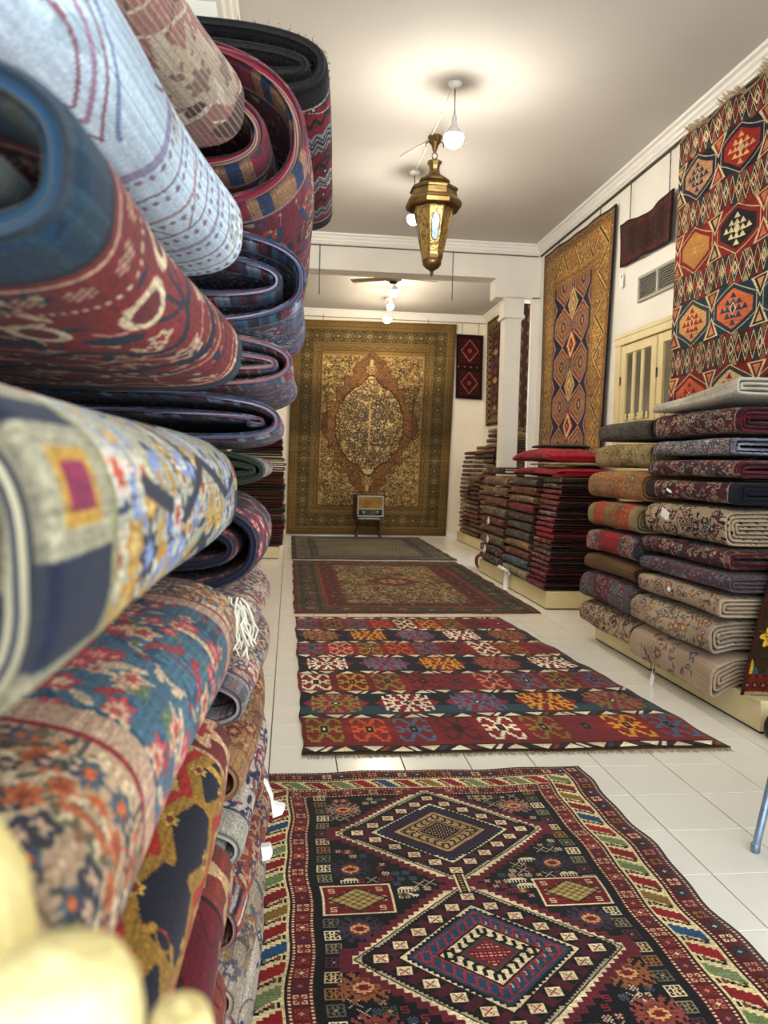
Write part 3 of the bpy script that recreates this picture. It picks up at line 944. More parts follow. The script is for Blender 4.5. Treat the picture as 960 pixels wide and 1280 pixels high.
# cream double door in the right wall (half hidden by the wall kilim)
door = box('door_1', (XR - .012, 5.76, 0), (XR - .002, 7.30, 2.5), M_door, .002, kind='structure')
fr = MB()
for lo, hi in (((XR - .04, 7.27, 0), (XR, 7.39, 2.56)), ((XR - .04, 5.66, 0), (XR, 5.78, 2.56)), ((XR - .046, 5.65, 2.47), (XR, 7.40, 2.575))):
    fr.box(lo, hi, .007)
fr.box((XR - .052, 5.64, 2.535), (XR, 7.41, 2.575), .006)
fr.build('door_frame', M_door, door)
for ya, yb in ((6.53, 7.26), (5.79, 6.51)):
    lf = MB()
    X0, X1 = XR - .034, XR - .012
    lf.box((X0, ya, .02), (X1, ya + .1, 2.46), .005); lf.box((X0, yb - .1, .02), (X1, yb, 2.46), .005)
    lf.box((X0, ya + .1, 2.38), (X1, yb - .1, 2.46), .005); lf.box((X0, ya + .1, 1.5), (X1, yb - .1, 1.76), .005)
    lf.box((X0, ya + .1, .02), (X1, yb - .1, .3), .005)
    lf.box((X0 + .012, ya + .1, .3), (X1, yb - .1, 1.5), .003)
    leaf = lf.build('door_leaf', M_door, door)
    wpn = (yb - ya - .2) / 3
    for k in range(3):
        y0 = ya + .1 + k * wpn
        MB().box((X1 - .008, y0 + .02, 1.78), (X1 - .002, y0 + wpn - .02, 2.37)).build('pane', M_dglass, leaf)
        if k: MB().box((X0, y0 - .026, 1.76), (X1, y0 + .026, 2.38), .005).build('muntin', M_door, leaf)
        s_ = MB()
        for q in (.25, .75):
            s_.lathe([(.014, 1.76), (.02, 1.78), (.01, 1.80), (.016, 1.815), (.004, 1.83)], (X0 + .004, y0 + wpn * q, 0), 10)
        s_.build('turned_finial', M_door, leaf)
    MB().tube([(X0 - .006, yb - .01, 2.1), (X0 - .006, yb - .01, 2.18)], .008).build('hinge', M_wire, leaf)
# ------------------------------------------------------------------ flat rugs
def sheet(name, f, nrm, th, mat, nx=24, ny=36, parent=None, wob=0.0):
    """a woven sheet: f(u,v) -> centre-surface point, nrm = thickness direction"""
    u, v = np.meshgrid(np.linspace(0, 1, nx), np.linspace(0, 1, ny))
    pts = np.array([f(a, b) for a, b in zip(u.ravel(), v.ravel())], dtype=float)
    n = np.array(nrm, float)
    V = np.vstack([pts + n * th, pts])
    uv = np.stack([u.ravel(), v.ravel()], 1)
    k = nx * ny
    F = []
    for j in range(ny - 1):
        for i in range(nx - 1):
            a = j * nx + i
            F.append((a, a + 1, a + nx + 1, a + nx))
            F.append((k + a, k + a + nx, k + a + nx + 1, k + a + 1))
    rim = [i for i in range(nx)] + [j * nx + nx - 1 for j in range(1, ny)] + [(ny - 1) * nx + i for i in range(nx - 2, -1, -1)] + [j * nx for j in range(ny - 2, 0, -1)]
    for a, b in zip(rim, rim[1:] + rim[:1]): F.append((a, k + a, k + b, b))
    return mesh_obj(name, V, F, mat, parent, np.vstack([uv, uv]), True)

def strands(name, pts, dirv, length, mat, parent, r=.0016, n=200, spread=.35, seed=0, grav=None):
    """fringe: many short threads from points along pts, leaving along dirv"""
    rr = random.Random(seed)
    V, F = [], []
    P0, P1 = Vector(pts[0]), Vector(pts[1])
    d = Vector(dirv).normalized()
    side = (P1 - P0).normalized()
    up = d.cross(side).normalized()
    for i in range(n):
        t = (i + rr.random()) / n
        p = P0.lerp(P1, t)
        L = length * rr.uniform(.6, 1.1)
        a = rr.uniform(-spread, spread)
        q1 = p + d * L * .5 + side * a * L * .4 + up * rr.uniform(0, .002)
        q2 = p + d * L + side * a * L + up * rr.uniform(-.001, .002)
        b = len(V)
        for q, w_ in ((p, r), (q1, r * 1.2), (q2, r * .5)):
            V += [q + side * w_, q + up * w_ * 1.2, q - side * w_]
        for s in (0, 3):
            for k in range(3):
                F.append((b + s + k, b + s + (k + 1) % 3, b + s + 3 + (k + 1) % 3, b + s + 3 + k))
    o = mesh_obj(name, V, F, mat, parent)
    o['kind'] = 'stuff'
    return o

def floor_rug(name, label, x0, y0, x1, y1, mat, th=.008, lift=.0015, wav=.006, skew=(0, 0, 0, 0), fr=None, seed=0, frmat=None):
    r = random.Random(seed)
    ph = [r.uniform(0, 6) for _ in range(8)]
    def f(u, v):
        e = 1 if u in (0.0, 1.0) or v in (0.0, 1.0) else 0
        xa = x0 + skew[0] * (1 - v) + skew[2] * v
        xb = x1 + skew[1] * (1 - v) + skew[3] * v
        x = xa + (xb - xa) * u
        y = y0 + (y1 - y0) * v
        k = abs(u - .5) * 2
        x += wav * k * (math.sin(y * 9 + ph[0] + 3 * (u > .5)) + .6 * math.sin(y * 23 + ph[1]))
        y += wav * (abs(v - .5) * 2) ** 3 * (math.sin(x * 8 + ph[2]) + .6 * math.sin(x * 19 + ph[3]))
        z = lift + .0035 * k ** 4 * (1 + math.sin(y * 12 + ph[4])) + .002 * max(0, math.sin(x * 5 + y * 4 + ph[5]))
        return (x, y, z)
    o = sheet(name, f, (0, 0, 1), th, mat, 30, 60)
    tag(o, label, 'rug')
    if fr:
        for k, s in ((0, -1), (1, 1)):
            if fr[k]:
                a, b = f(.003, float(k)), f(.997, float(k))
                strands('fringe', ((a[0], a[1] - s * .004, .004), (b[0], b[1] - s * .004, .004)), (0, s, 0), fr[k], frmat or M_fringe, o, n=int((x1 - x0) * 170), seed=seed + k)
    return o

floor_rug('medallion_rug', 'dark red and navy medallion rug in the near foreground', -.168, .74, 1.268, 3.285, rugmat('rug_medallion', rug_medallion(), .5, ribs=500), .011, seed=1, wav=.008)
floor_rug('kilim_rug', 'flatwoven kilim with red and navy bands of hooked lozenges on the tiles', .078, 3.5, 2.095, 6.74, rugmat('rug_kilim', rug_kilim(), .3, ribs=500), .005, wav=.006, skew=(.0, .0, -.012, -.275), fr=(.055, .03), seed=2)
floor_rug('floral_rug', 'brown floral rug with a red inner border behind the banded kilim', .055, 6.90, 2.27, 10.68, rugmat('rug_floral', rug_floral_brown()), .010, seed=3, fr=(.06, .04), frmat=M_fringew)
floor_rug('lattice_rug', 'grey-brown rug with a fine lattice field below the radio', .05, 10.86, 2.33, 14.28, rugmat('rug_lattice', rug_lattice()), .010, seed=4, fr=(.05, 0), frmat=M_fringew)

# ------------------------------------------------------------------ wall rugs
def wall_rug(name, label, pos, nrm, th, mat, hang=(), sag=None, cat='rug', nx=24, ny=30, amp=.008, seed=0, fringe=None):
    """pos(u,v) lies on the wall; rug bellies gently off it"""
    r = random.Random(seed)
    a, b, c = (r.uniform(0, 6) for _ in range(3))
    nv = Vector(nrm)
    def f(u, v):
        p = Vector(pos(u, v))
        off = .012 + amp * (1.2 + math.sin(u * 11 + a + 2 * v) * (1 - .6 * v) + .5 * math.sin(u * 23 + b))
        p += nv * off
        if sag: p.z += sag(u, v)
        return p
    o = sheet(name, f, nrm, th, mat, nx, ny)
    tag(o, label, cat)
    return o, f

def quad(bl, br, tr, tl):
    bl, br, tr, tl = map(Vector, (bl, br, tr, tl))
    return lambda u, v: (bl.lerp(br, u)).lerp(tl.lerp(tr, u), v)

yb_ = YK - .01
wall_rug('carpet', 'huge faded gold carpet with a cream medallion hanging on the back wall', quad((-.05, yb_, .03), (2.875, yb_, .03), (2.965, yb_, 3.89), (.005, yb_, 3.86)), (0, -1, 0), .012, rugmat('rug_tabriz', rug_tabriz(), .2), amp=.012, seed=4)
for k, x in enumerate((.55, 2.45)):
    tag(MB().tube([(x, yb_ - .02, 3.86), (x, yb_ - .01, 4.0)], .005).build('hanging_wire', M_wire), ('left', 'right')[k] + ' wire holding the huge gold carpet on the back wall', 'wire')
mbag = rugmat('rug_bag', rug_bag(), .3)
wall_rug('saddle_bag', 'dark red double saddle bag right of the huge gold carpet', quad((2.985, yb_, 2.56), (3.475, yb_, 2.545), (3.47, yb_, 3.71), (2.968, yb_, 3.72)), (0, -1, 0), .02, mbag, seed=6, amp=.006)
for x, s in ((3.07, 'left'), (3.38, 'right')):
    tag(MB().tube([(x, yb_ - .03, 3.7), (x, yb_ - .02, 3.93)], .004).build('hanging_wire', M_wire), s + ' wire above the dark red double saddle bag', 'wire')
wall_rug('saddle_bag', 'dark red saddle bag left of the huge gold carpet, mostly hidden by rolls', quad((-.62, yb_, 2.85), (-.085, yb_, 2.85), (-.085, yb_, 3.62), (-.62, yb_, 3.62)), (0, -1, 0), .02, mbag, seed=7, amp=.006)
wall_rug('hanging_rug', 'narrow red and gold bordered rug left of the white pillar', quad((XR2, 14.15, 2.05), (XR2, 12.95, 2.05), (XR2, 12.95, 3.91), (XR2, 14.27, 3.91)), (-1, 0, 0), .012, rugmat('rug_redlong', rug_redlong(), .3), seed=8)
wall_rug('hanging_rug', 'zigzag brown rug glimpsed between the pillar and the pilaster', quad((XR2, 12.55, 1.5), (XR2, 11.2, 1.5), (XR2, 11.2, 3.9), (XR2, 12.55, 3.9)), (-1, 0, 0), .012, rugmat('rug_zigzag', rug_zigzag(), .3), seed=9)
wall_rug('hanging_rug', 'tall gold-bordered rug of navy field lozenges on the right wall', quad((XR, 9.67, 1.0), (XR, 7.66, 1.0), (XR, 7.515, 3.855), (XR, 9.68, 3.905)), (-1, 0, 0), .014, rugmat('rug_lozenge', rug_lozenge(), .3), seed=10, amp=.014)
for y, s in ((7.95, 'near'), (9.2, 'far')):
    tag(MB().tube([(XR - .03, y, 3.85), (XR - .015, y, 3.97)], .004).build('hanging_wire', M_wire), s + ' wire holding the tall gold-bordered rug on the right wall', 'wire')
def sagb(u, v): return -.035 * math.sin(u * PI) * v + .012 * math.sin(u * 9) * v
wall_rug('hanging_rug', 'small dark brown rug sagging above the air vent', quad((XR, 7.36, 3.214), (XR, 6.33, 3.19), (XR, 6.325, 3.60), (XR, 7.418, 3.624)), (-1, 0, 0), .012, rugmat('rug_smallbrown', rug_smallbrown(), .3), seed=11, sag=sagb, amp=.012)
for y, zt, s in ((7.2, 3.60, 'far'), (6.43, 3.6, 'near')):
    ch = MB()
    z = zt
    while z < 3.955:
        ch.lathe([(.002, 0), (.006, .006), (.006, .014), (.002, .02)], (XR - .028, y, z), 6)
        z += .021
    tag(ch.build('hanging_chain', M_wire), s + ' thin chain holding the small dark brown rug', 'chain')
t = empty('price_tag', (XR - .03, 7.34, 3.2))
tag(t, 'white paper tag hanging under the small dark brown rug', 'tag')
MB().box((-.002, -.035, -.17), (.001, .035, -.04), 0).build('card', M_paper, t)
MB().box((-.004, -.018, -.085), (-.002, -.002, -.06)).build('print', M_black, t)
MB().tube([(0, 0, -.045), (.004, 0, .02)], .0015, 5).build('string', M_white, t)
k, kf = wall_rug('kilim', 'large hexagon kilim in red, navy and cream hanging on the right wall', lambda u, v: Vector((XR - .018 - .065 * (1 - v) ** .6, 6.325 * (1 - (.018 + .065 * (1 - v) ** .6 + .02) / XR) - 1.9 * u, 1.85 + 2.09 * v)), (-1, 0, 0), .008, rugmat('rug_hexkilim', rug_hexkilim(), .3), seed=12, amp=.010, nx=40, sag=lambda u, v: .018 * math.sin(u * 21) * v)
for i in range(12):
    a, b = kf(i / 12, .995), kf((i + 1) / 12, .995)
    strands('fringe', (a + Vector((-.01, 0, -.002)), b + Vector((-.01, 0, -.002))), (-.35, .25, .4 if i % 3 else -.5), .07, M_fringe, k, r=.002, n=34, spread=.8, seed=i)

# wires hanging from the beam
for x, s in ((.32, 'left'), (1.97, 'right')):
    tag(MB().tube([(x, YB - .012, 3.97), (x, YB - .012, 3.37)], .005).build('hanging_wire', M_wire), s + ' thin dark wire hanging in front of the white beam', 'wire')

# air vent
v = empty('air_vent', (XR, 6.615, 2.93))
tag(v, 'grey slatted air vent high on the right wall above the cream door', 'vent')
M_vent = pmat('grey_vent_metal', 'a5a093', .5, metal=.3)
fr = MB()
ya, yb, za, zb = -.40, .38, -.115, .115
for lo, hi in (((-.02, ya, za), (0, yb, za + .025)), ((-.02, ya, zb - .025), (0, yb, zb)), ((-.02, ya, za), (0, ya + .025, zb)), ((-.02, yb - .025, za), (0, yb, zb)), ((-.022, -.02, za), (0, .01, zb))):
    fr.box(lo, hi, .004)
fr.build('vent_frame', M_vent, v)
MB().box((-.003, ya + .02, za + .02), (-.001, yb - .02, zb - .02)).build('dark_back', M_black, v)
for i in range(9):
    z = za + .034 + i * .0205
    MB().box((-.016, ya + .025, z), (-.004, yb - .025, z + .004), 0, Matrix.Translation((0, 0, 0))).build('slat', M_vent, v)

# ------------------------------------------------------------------ display plinths
def plinth(label, x0, y0, x1, y1, z=.17):
    o = empty('display_plinth', ((x0 + x1) / 2, (y0 + y1) / 2, 0))
    tag(o, label, 'plinth')
    cx, cy = (x0 + x1) / 2, (y0 + y1) / 2
    MB().box((x0 - cx, y0 - cy, .012), (x1 - cx, y1 - cy, z - .02), .003).build('base', M_cream, o)
    MB().box((x0 - cx - .004, y0 - cy - .004, z - .022), (x1 - cx, y1 - cy, z), .004).build('top_board', M_cream, o)
    MB().box((x0 - cx + .006, y0 - cy + .006, 0), (x1 - cx - .006, y1 - cy - .006, .013)).build('foot', M_black, o)
plinth('cream plinth under the near right stack of beige and maroon carpets', 2.36, 3.69, 3.07, 4.86)
plinth('cream plinth under the orange and red carpets on the right', 2.36, 4.93, 3.07, 5.88)
plinth('cream plinth under the black-sided pile of dark red rugs', 2.38, 7.13, 3.07, 8.56)
plinth('cream plinth under the tan and grey folded carpets before the pillar', 2.38, 8.62, 3.07, 9.78)
plinth('cream plinth in the far right corner of the back room', 2.98, 10.95, 3.5, 14.0)
plinth('low plinth at the far end of the left wall', -.9, 10.9, -.13, 12.6, .16)

# white pipe bracket before the middle plinth
pb = empty('pipe_bracket', (2.33, 8.35, 0))
tag(pb, 'white pipe bracket standing at the middle right plinth', 'bracket')
MB().tube([(0, 0, .0), (0, 0, .21)], .028, 12).build('upright', M_white, pb)
MB().tube([(-.02, .22, .215), (0, 0, .20), (.005, -.08, .185)], .02, 10).build('arm', M_white, pb)

# ------------------------------------------------------------------ rolled and folded carpets
def sg(c, e): return np.sign(c) * np.abs(c) ** e

def carpet(label, mat, y0, y1, x0, x1, z0, z1, t=.018, gap=.003, turns=2.0, th0=-PI / 2, dirn=1, ex=.5, ez=.85, M=12, npt=44, dx=None, dz=None, hs=None, texL=.55, endmat=None, inmat=None, inner_from=1.0, wob=.004, seed=0, name='rolled_carpet', group=None, u0=0.0, u1=1.0, usw=None, voff=0.0, droop=None, rnd=False):
    """a carpet rolled or folded into a flat roll lying along Y, filling x0..x1, z0..z1"""
    rr = np.random.default_rng(seed + 100)
    W, Hh = x1 - x0, z1 - z0
    g = t + gap
    turns = max(.95, min(turns, (Hh / 2 - .65 * t) / g))
    N = int(npt * turns) + 2
    k = np.linspace(0, turns, N)
    th = th0 + dirn * 2 * PI * k
    a = W / 2 - t / 2 - g * k
    b = Hh / 2 - t / 2 - g * k
    cc_, ss_ = np.cos(th), np.sin(th)
    if rnd: cx, cz = a * sg(cc_, ex), b * sg(ss_, ez)
    else:                                                       # squashed stadium with softly bowed flats
        S = np.sin(PI / 2 * np.clip(cc_ / .45, -1, 1))
        cx = np.maximum(a - b, 0) * S + np.minimum(a, b) * sg(cc_, .9)
        cz = b * sg(ss_, .6)
    # make the outside of the roll fill its slot exactly
    for arr, half in ((0, W / 2), (1, Hh / 2)):
        q_ = (cx, cz)[arr]
        lo_, hi_ = q_.min() - t / 2, q_.max() + t / 2
        f_ = (2 * half - t) / (hi_ - lo_ - t)
        q_ -= (lo_ + hi_) / 2
        q_ *= f_
    d = np.stack([np.gradient(cx), np.gradient(cz)], 1)
    d /= np.linalg.norm(d, axis=1)[:, None] + 1e-9
    nr = np.stack([d[:, 1], -d[:, 0]], 1) * dirn
    s = np.concatenate([[0], np.cumsum(np.hypot(np.diff(cx), np.diff(cz)))])
    L = abs(y1 - y0)
    e1 = min(.008, L * .02); e2 = min(.022, L * .05)
    ys = np.concatenate([[0, e1, e2], np.linspace(e2, L - e2, M)[1:-1], [L - e2, L - e1, L]])
    tk = np.ones(len(ys)); tk[[0, -1]] = .45; tk[[1, -2]] = .88
    ph = rr.uniform(0, 6, 6)
    X0, Z0 = (x0 + x1) / 2, (z0 + z1) / 2
    Vo, Vi, uvo, uvi = [], [], [], []
    for yy, kk in zip(ys, tk):
        q = yy / L
        sx = dx(q) if dx else 0.0
        sz = dz(q) if dz else 0.0
        hsc = hs(q) if hs else 1.0
        wb = wob * (np.sin(2 * th + ph[0] + 5 * q) + .6 * np.sin(3 * th + ph[1] - 7 * q))
        lens = (1 - k / max(turns, 1) * .25) if gap > .006 else 1
        wx = wob * .7 * math.sin(q * 9 + ph[2])
        px = X0 + cx * hsc ** .0 + sx + wb * np.cos(th) * .8 + wx
        pz = Z0 - Hh / 2 * (1 - hsc) + cz * hsc + sz + np.minimum(wb, 0) * np.sin(th) * .5
        yv = y0 + yy
        if droop: pz = pz - np.clip((droop[0] - px) / .13, 0, 1) * (droop[1] + (droop[2] - droop[1]) * np.clip((pz - z0) / Hh, 0, 1))
        Vo.append(np.stack([px + nr[:, 0] * t / 2 * kk, np.broadcast_to(yv, px.shape), pz + nr[:, 1] * t / 2 * kk], 1))
        Vi.append(np.stack([px - nr[:, 0] * t / 2 * kk, np.broadcast_to(yv, px.shape), pz - nr[:, 1] * t / 2 * kk], 1))
        uu = u0 + (u1 - u0) * q
        uvo.append(np.stack([np.full(N, uu), s / texL + voff], 1))
        uvi.append(np.stack([np.full(N, uu), s / texL + voff + .31], 1))
    V = np.concatenate(Vo + Vi)
    uv = np.concatenate(uvo + uvi)
    R = len(ys)
    idx = np.arange(R * N).reshape(R, N)
    A, B, C, D = idx[:-1, :-1], idx[:-1, 1:], idx[1:, 1:], idx[1:, :-1]
    o_ = np.stack([A, B, C, D], -1).reshape(-1, 4)
    if dirn > 0: o_ = o_[:, ::-1]
    off = R * N
    i_ = o_[:, ::-1] + off
    c0 = np.stack([idx[0, :-1], idx[0, 1:], idx[0, 1:] + off, idx[0, :-1] + off], -1)
    c1 = np.stack([idx[-1, 1:], idx[-1, :-1], idx[-1, :-1] + off, idx[-1, 1:] + off], -1)
    s0 = np.stack([idx[1:, 0], idx[:-1, 0], idx[:-1, 0] + off, idx[1:, 0] + off], -1)
    s1 = np.stack([idx[:-1, -1], idx[1:, -1], idx[1:, -1] + off, idx[:-1, -1] + off], -1)
    F = np.concatenate([o_, i_, c0, c1, s0, s1])
    mi = np.zeros(len(F), int)
    mats = [mat]
    if inmat:
        mats.append(inmat); mi[len(o_):2 * len(o_)] = len(mats) - 1
    if endmat:
        mats.append(endmat)
        mi[2 * len(o_):2 * len(o_) + len(c0) + len(c1)] = len(mats) - 1
        # the cut ends: also the last turns seen from the end
    o = mesh_obj(name, V, F.tolist(), mats, None, uv, True, mi.tolist())
    tag(o, label, 'carpet', group)
    return o

def slip(parent, p, w_=.05, h_=.03, n=(-1, 0, 0), rz=0.0, tilt=.3):
    """a folded paper price slip pinned on a carpet"""
    o = MB()
    M1 = Matrix.Translation(p) @ Matrix.Rotation(rz, 4, 'Z') @ Matrix.Rotation(tilt, 4, 'X')
    o.box((-.004, -w_ / 2, -h_ / 2), (-.002, w_ / 2, h_ / 2), 0, M1)
    o.box((-.0045, -w_ / 2, -h_ / 2 - .002), (-.001, w_ / 2, -h_ / 2), 0, M1 @ Matrix.Rotation(.3, 4, 'Y'))
    return o.build('paper_tag', M_paper, parent)

BORD = lambda a, b, c: [(8, a), (5, b), (22, rosband(a, [(c, b), (b, c)], 6, 1.1)), (5, b), (4, c)]
EOF_MARK = 0
# textures for the carpets
T = {}
T['mauve'] = fl('tex_mauve', '8d6a62', [('b3ab98', '9c8a7c', 'b3ab98'), ('a89c88', '7d6a60'), ('bdb4a2', '8a6c64')], ['b3a897', '6d5850', 'c4b8a8'], 21, .9, 16, 40, vines=26, leaf=['a8a08e', 'b8b0a0', '54453f'], am=.05,
    extra=lambda c: [c.rect(0, y, c.w, y + 1, 'a48a80') for y in range(0, 300, 4)])
def rings(c):
    for k, x in enumerate((150, 172, 196, 216, 236, 256, 274)):
        pts = [(x + 10 * math.sin(y / 47.7 + k * .2), y) for y in range(0, 301, 4)]
        c.line(pts, (7, 2, 3, 2, 4, 2, 2)[k], ('9a94b0', '8d7a86', 'a58e92', '8a7f92', '9a94b0', '8d7a86', 'a58e92')[k])
        for y in range(0, 300, 7): c.ell(x + 8 + 10 * math.sin(y / 47.7 + k * .2), y, 2.5, 1.6, '8d7a86')
    for k in range(9):
        x0, y0 = 20 + (k * 53) % 150, (k * 71) % 300
        for q in range(4):
            c.line([(x0 + a * 30, y0 + 16 * math.sin(a * 1.3 + k) + q * 7) for a in np.linspace(0, 3.4, 22)], 2.2 if q % 2 else 1.4, ('8a6470', '9c8296', '8a6470', '7f8aa8')[q])
        c.ell(x0 + 40, y0 + 34, 22, 9, '9aa3a0', .5); c.ell(x0 + 42, y0 + 34, 14, 5, 'b3bab4', .5)
    for k in range(5):
        for sgn in (1, -1):
            c.line([(40 + 14 * k + 20 * math.cos(a), 90 + 130 * (sgn > 0) + sgn * 34 * math.sin(a) + 10 * k) for a in np.linspace(0, 2.6, 14)], 2.4, '9a7478')
T['white'] = fl('tex_white', 'bccbd8', [('c6cfce', '9aa9b0', 'c6cfce'), ('b0b8ba', '8d7a86')], ['9a7478', 'a894a0'], 22, .25, 12, 26, vines=10, leaf=['a3b2bc', 'b5b9b4', '8fa0b4'], am=.04, extra=rings)
def redx(c):
    for y in range(8, 300, 17):
        c.stamp(46, y, B_FL, {'#': 'c9b49a', 'o': '8a2f30'}, 2)
        c.stamp(30, y + 8, B_S, {'#': '6d3a4a'}, 2)
    for y in range(0, 300, 4): c.rect(60, y, 63, y + 2, 'd2c4a4')
    for y in range(14, 300, 46):
        c.ell(92, y, 16, 12, 'cbbba0'); c.ell(92, y, 10, 7, '6d2a2c'); c.ell(112, y + 22, 8, 14, '2b3146')
    for k in range(7):
        x = 142 + k * 23
        c.line([(x + 8 * math.sin(y / 11.9 + k), y) for y in range(0, 301, 3)], (6, 2, 9, 3, 6, 2, 7)[k], ('20263c', 'c7a78c', '1d2233', 'b8907c', '6d2026', 'cfb49a', '20263c')[k])
T['red'] = fl('tex_red', '85272b', [('b8907c', '20263c'), ('2b3146', 'c9b49a'), ('c9b49a', '85272b')], ['20263c', 'c7a78c'], 23, .5, 6, 12, vines=12, am=.10, ends=[(24, streak(['1d3c52', '274a60', '18344a', '1d3c52', '4a4a44', '2c4656'], 6, 4, 12)), (4, '1d2233'), (4, '85272b'), (2, 'c9b49a')], extra=redx)
def navyend(st, side):
    st.a[:] = H('1d2740')
    for x in range(4, st.w, 50):
        st.rect(x, 0, x + 28, st.h, 'a09a84'); st.rect(x + 6, 6, x + 22, 24, 'b5913c'); st.rect(x + 9, 9, x + 19, 21, '8a2450')
def navyx(c):
    for y in range(10, 300, 58):
        c.ros(40, y + 6, 9, 6, ['c9c4bc', 'b5522c'])
    for y in range(20, 300, 36): 
        c.line([(60, y), (110, y + 14), (150, y - 8), (205, y + 10), (270, y)], 6, '1d2740')
        c.ros(96, y + 12, 9, 6, ['c9c4bc', 'b5522c']); c.ros(160, y + 18, 10, 6, ['c08f2f', 'b5a56a']); c.ros(218, y, 10, 6, ['8fa0c6', 'c9c4bc'])
T['navy'] = fl('tex_navy', 'a8a595', [('7f90bc', 'b7b6ac'), ('1f2a48', '8fa0c6'), ('b58a30', 'c9b27a'), ('c4bda8', '9c5a34'), ('a2aabb', '1f2a48')], ['1f2a48', '27345a', '8d8a68'], 24, 1.7, 5, 11, vines=50, leaf=['1f2a48', '7f90bc', 'b58a30', 'c4bda8', '8d9064'], ends=[(30, navyend), (4, '8d8a68')], extra=navyx)
T['pink'] = fl('tex_pink', '4f6f80', [('b5515a', 'd08a80'), ('c9a58c', 'a8574c'), ('b5515a', 'cfb49a')], ['c2a890', '7a2f38', '2f4a60'], 25, 1.5, 5, 11, vines=40, leaf=['35536a', 'c4ae94', 'a04048', '6d7a5a'], ends=[(56, lambda s_, k: (s_.__setattr__('a', np.tile(H('b0987e'), (s_.h, s_.w, 1))), floral(s_, [('b5673c', '8a4a30'), ('4f5f70', 'b5673c'), ('3f3f48', 'b59a84')], ['5a5a50', '8a6a50'], 14, 2.2, 3, 7, vines=30, leaf=['4a4a48', 'b5673c', '6d6a50', 'c9b498']))), (3, '8a2430'), (14, 'b59a84')])
def goldx(c):
    for k, y in enumerate(range(0, 300, 38)):
        for x in (66, 118, 172, 226):
            d = 4 * ((k * 7 + x) % 5)
            c.line([(x - 27, y + d), (x, y + 10 + d), (x + 27, y + d)], 9, '8f6f2a'); c.line([(x - 27, y + 7 + d), (x, y + 18 + d), (x + 27, y + 7 + d)], 7, '9c3020')
            c.line([(x - 27, y + 14 + d), (x, y + 25 + d), (x + 27, y + 13 + d)], 5, 'a8924e'); c.line([(x - 20, y + 20 + d), (x, y + 30 + d), (x + 20, y + 20 + d)], 4, '101326')
            c.ros(x, y + 6 + d, 6, 6, ['b59a50', '7a2a1c'])
T['gold'] = fl('tex_gold', '14162a', [('9a7a30', '16182a'), ('a03424', 'b58a30'), ('9a8a5a', '14162a')], ['a03424', '9a7a30'], 26, .6, 7, 14, vines=24, leaf=['9a7a30', '8a2a20', '2f3040', 'a88a48'], ends=[(50, rosband('6d2a2a', [('c2a080', 'a04040'), ('5a6a7a', 'c2a080')], 6, .9)), (4, 'b09070')], extra=goldx)
T['maroon'] = fl('tex_maroon', '6d1426', [('8a2a34', 'b09a7a', '6d1426')], '4d101c', 27, .35, 6, 12, vines=8, leaf=['3d1218', '8a2a34', 'b09a7a'], ends=[(60, rosband('7a3a30', [('b59a78', '8a2a2c'), ('5a4a4a', 'b09a7a')], 6, .8)), (4, '2a1512')])
T['shag'] = fl('tex_shag', '7d1626', [('141114', 'b8b4b0'), ('1a1618', '7d1626')], ['0f0d10', 'b5b3b4'], 28, .3, 6, 12, vines=8, leaf=['141114', '5d101c'],
    ends=[(26, '100d10'), (3, 'a8a6a4')], extra=lambda c: [(c.line([(x + (6 if (y // 10) % 2 else -6), y) for y in range(0, 310, 10)], wd, cc)) for x, wd, cc in ((52, 5, '0f0d10'), (88, 24, '8d8f96'), (88, 3, '141114'), (80, 2, '141114'), (98, 2, '141114'), (132, 6, '0f0d10'), (160, 3, 'b0aeb0'), (170, 9, '8d8f96'), (170, 2, '141114'), (182, 3, 'b0aeb0'), (215, 6, '0f0d10'), (245, 16, '7d7f88'), (245, 3, '141114'), (275, 5, '0f0d10'))])
T['spiral'] = fl('tex_spiral', '7a2638', [('2f4668', '8a3a48'), ('a34a30', '2f4668'), ('b5a58c', '232838'), ('6d5a64', 'b0987e')], ['8a8078', '232838', 'a06a70'], 29, 1.2, 6, 13, vines=40, leaf=['2f4668', '8a3040', 'a8987e', '232838'], ends=[(22, streak(['7a2436', '8a3048', '7a2436', '2f4668', '232838', '9c7a60', 'a0485a'], 3, 5, 16)), (3, '9c8a90')])
T['bluemix'] = fl('tex_bluemix', '6d6f88', [('8a3040', 'b5b0b0'), ('2b4a6e', '9aa4b5'), ('a8a0a0', '3a3a50')], ['3a4a6a', 'a89ca0', '7a3a4a'], 30, 1.3, 5, 11, vines=50, leaf=['2b4a6e', '8fa0b5', '8a3a48', 'b5aeac'], ends=[(22, streak(['2f5578', '4a7090', '1f2a40', '9aa8b8', '7a3040', '5d7a98', '8a6a78'], 4, 3, 9)), (3, '93a0b0')])
T['greymix'] = fl('tex_greymix', '75697a', [('8a3a44', 'a89ca0'), ('46557a', 'a8a4ac'), ('a39a98', '5a4a58')], ['8a8090', '4a4a60'], 31, 1.3, 4, 9, vines=60, leaf=['46557a', '9a8f98', '8a4450', '5f5a6a'], ends=[(22, streak(['8a3a44', '9a9a94', '5a6a80', '3a3a48', 'a06a70', '7a7a84'], 5, 3, 10))])
T['greenwh'] = fl('tex_greenwh', 'a89d94', [('a03548', 'c2b4a8'), ('4f5a44', 'b5ac9a'), ('3a3f54', 'a89d94')], ['6d5a58', '3f4a3c'], 32, 1.1, 5, 11, vines=40, leaf=['7a3040', '4f5a44', '3a3f54', 'c2b4a8'], ends=[(20, '33402f'), (5, 'a8a89a')])
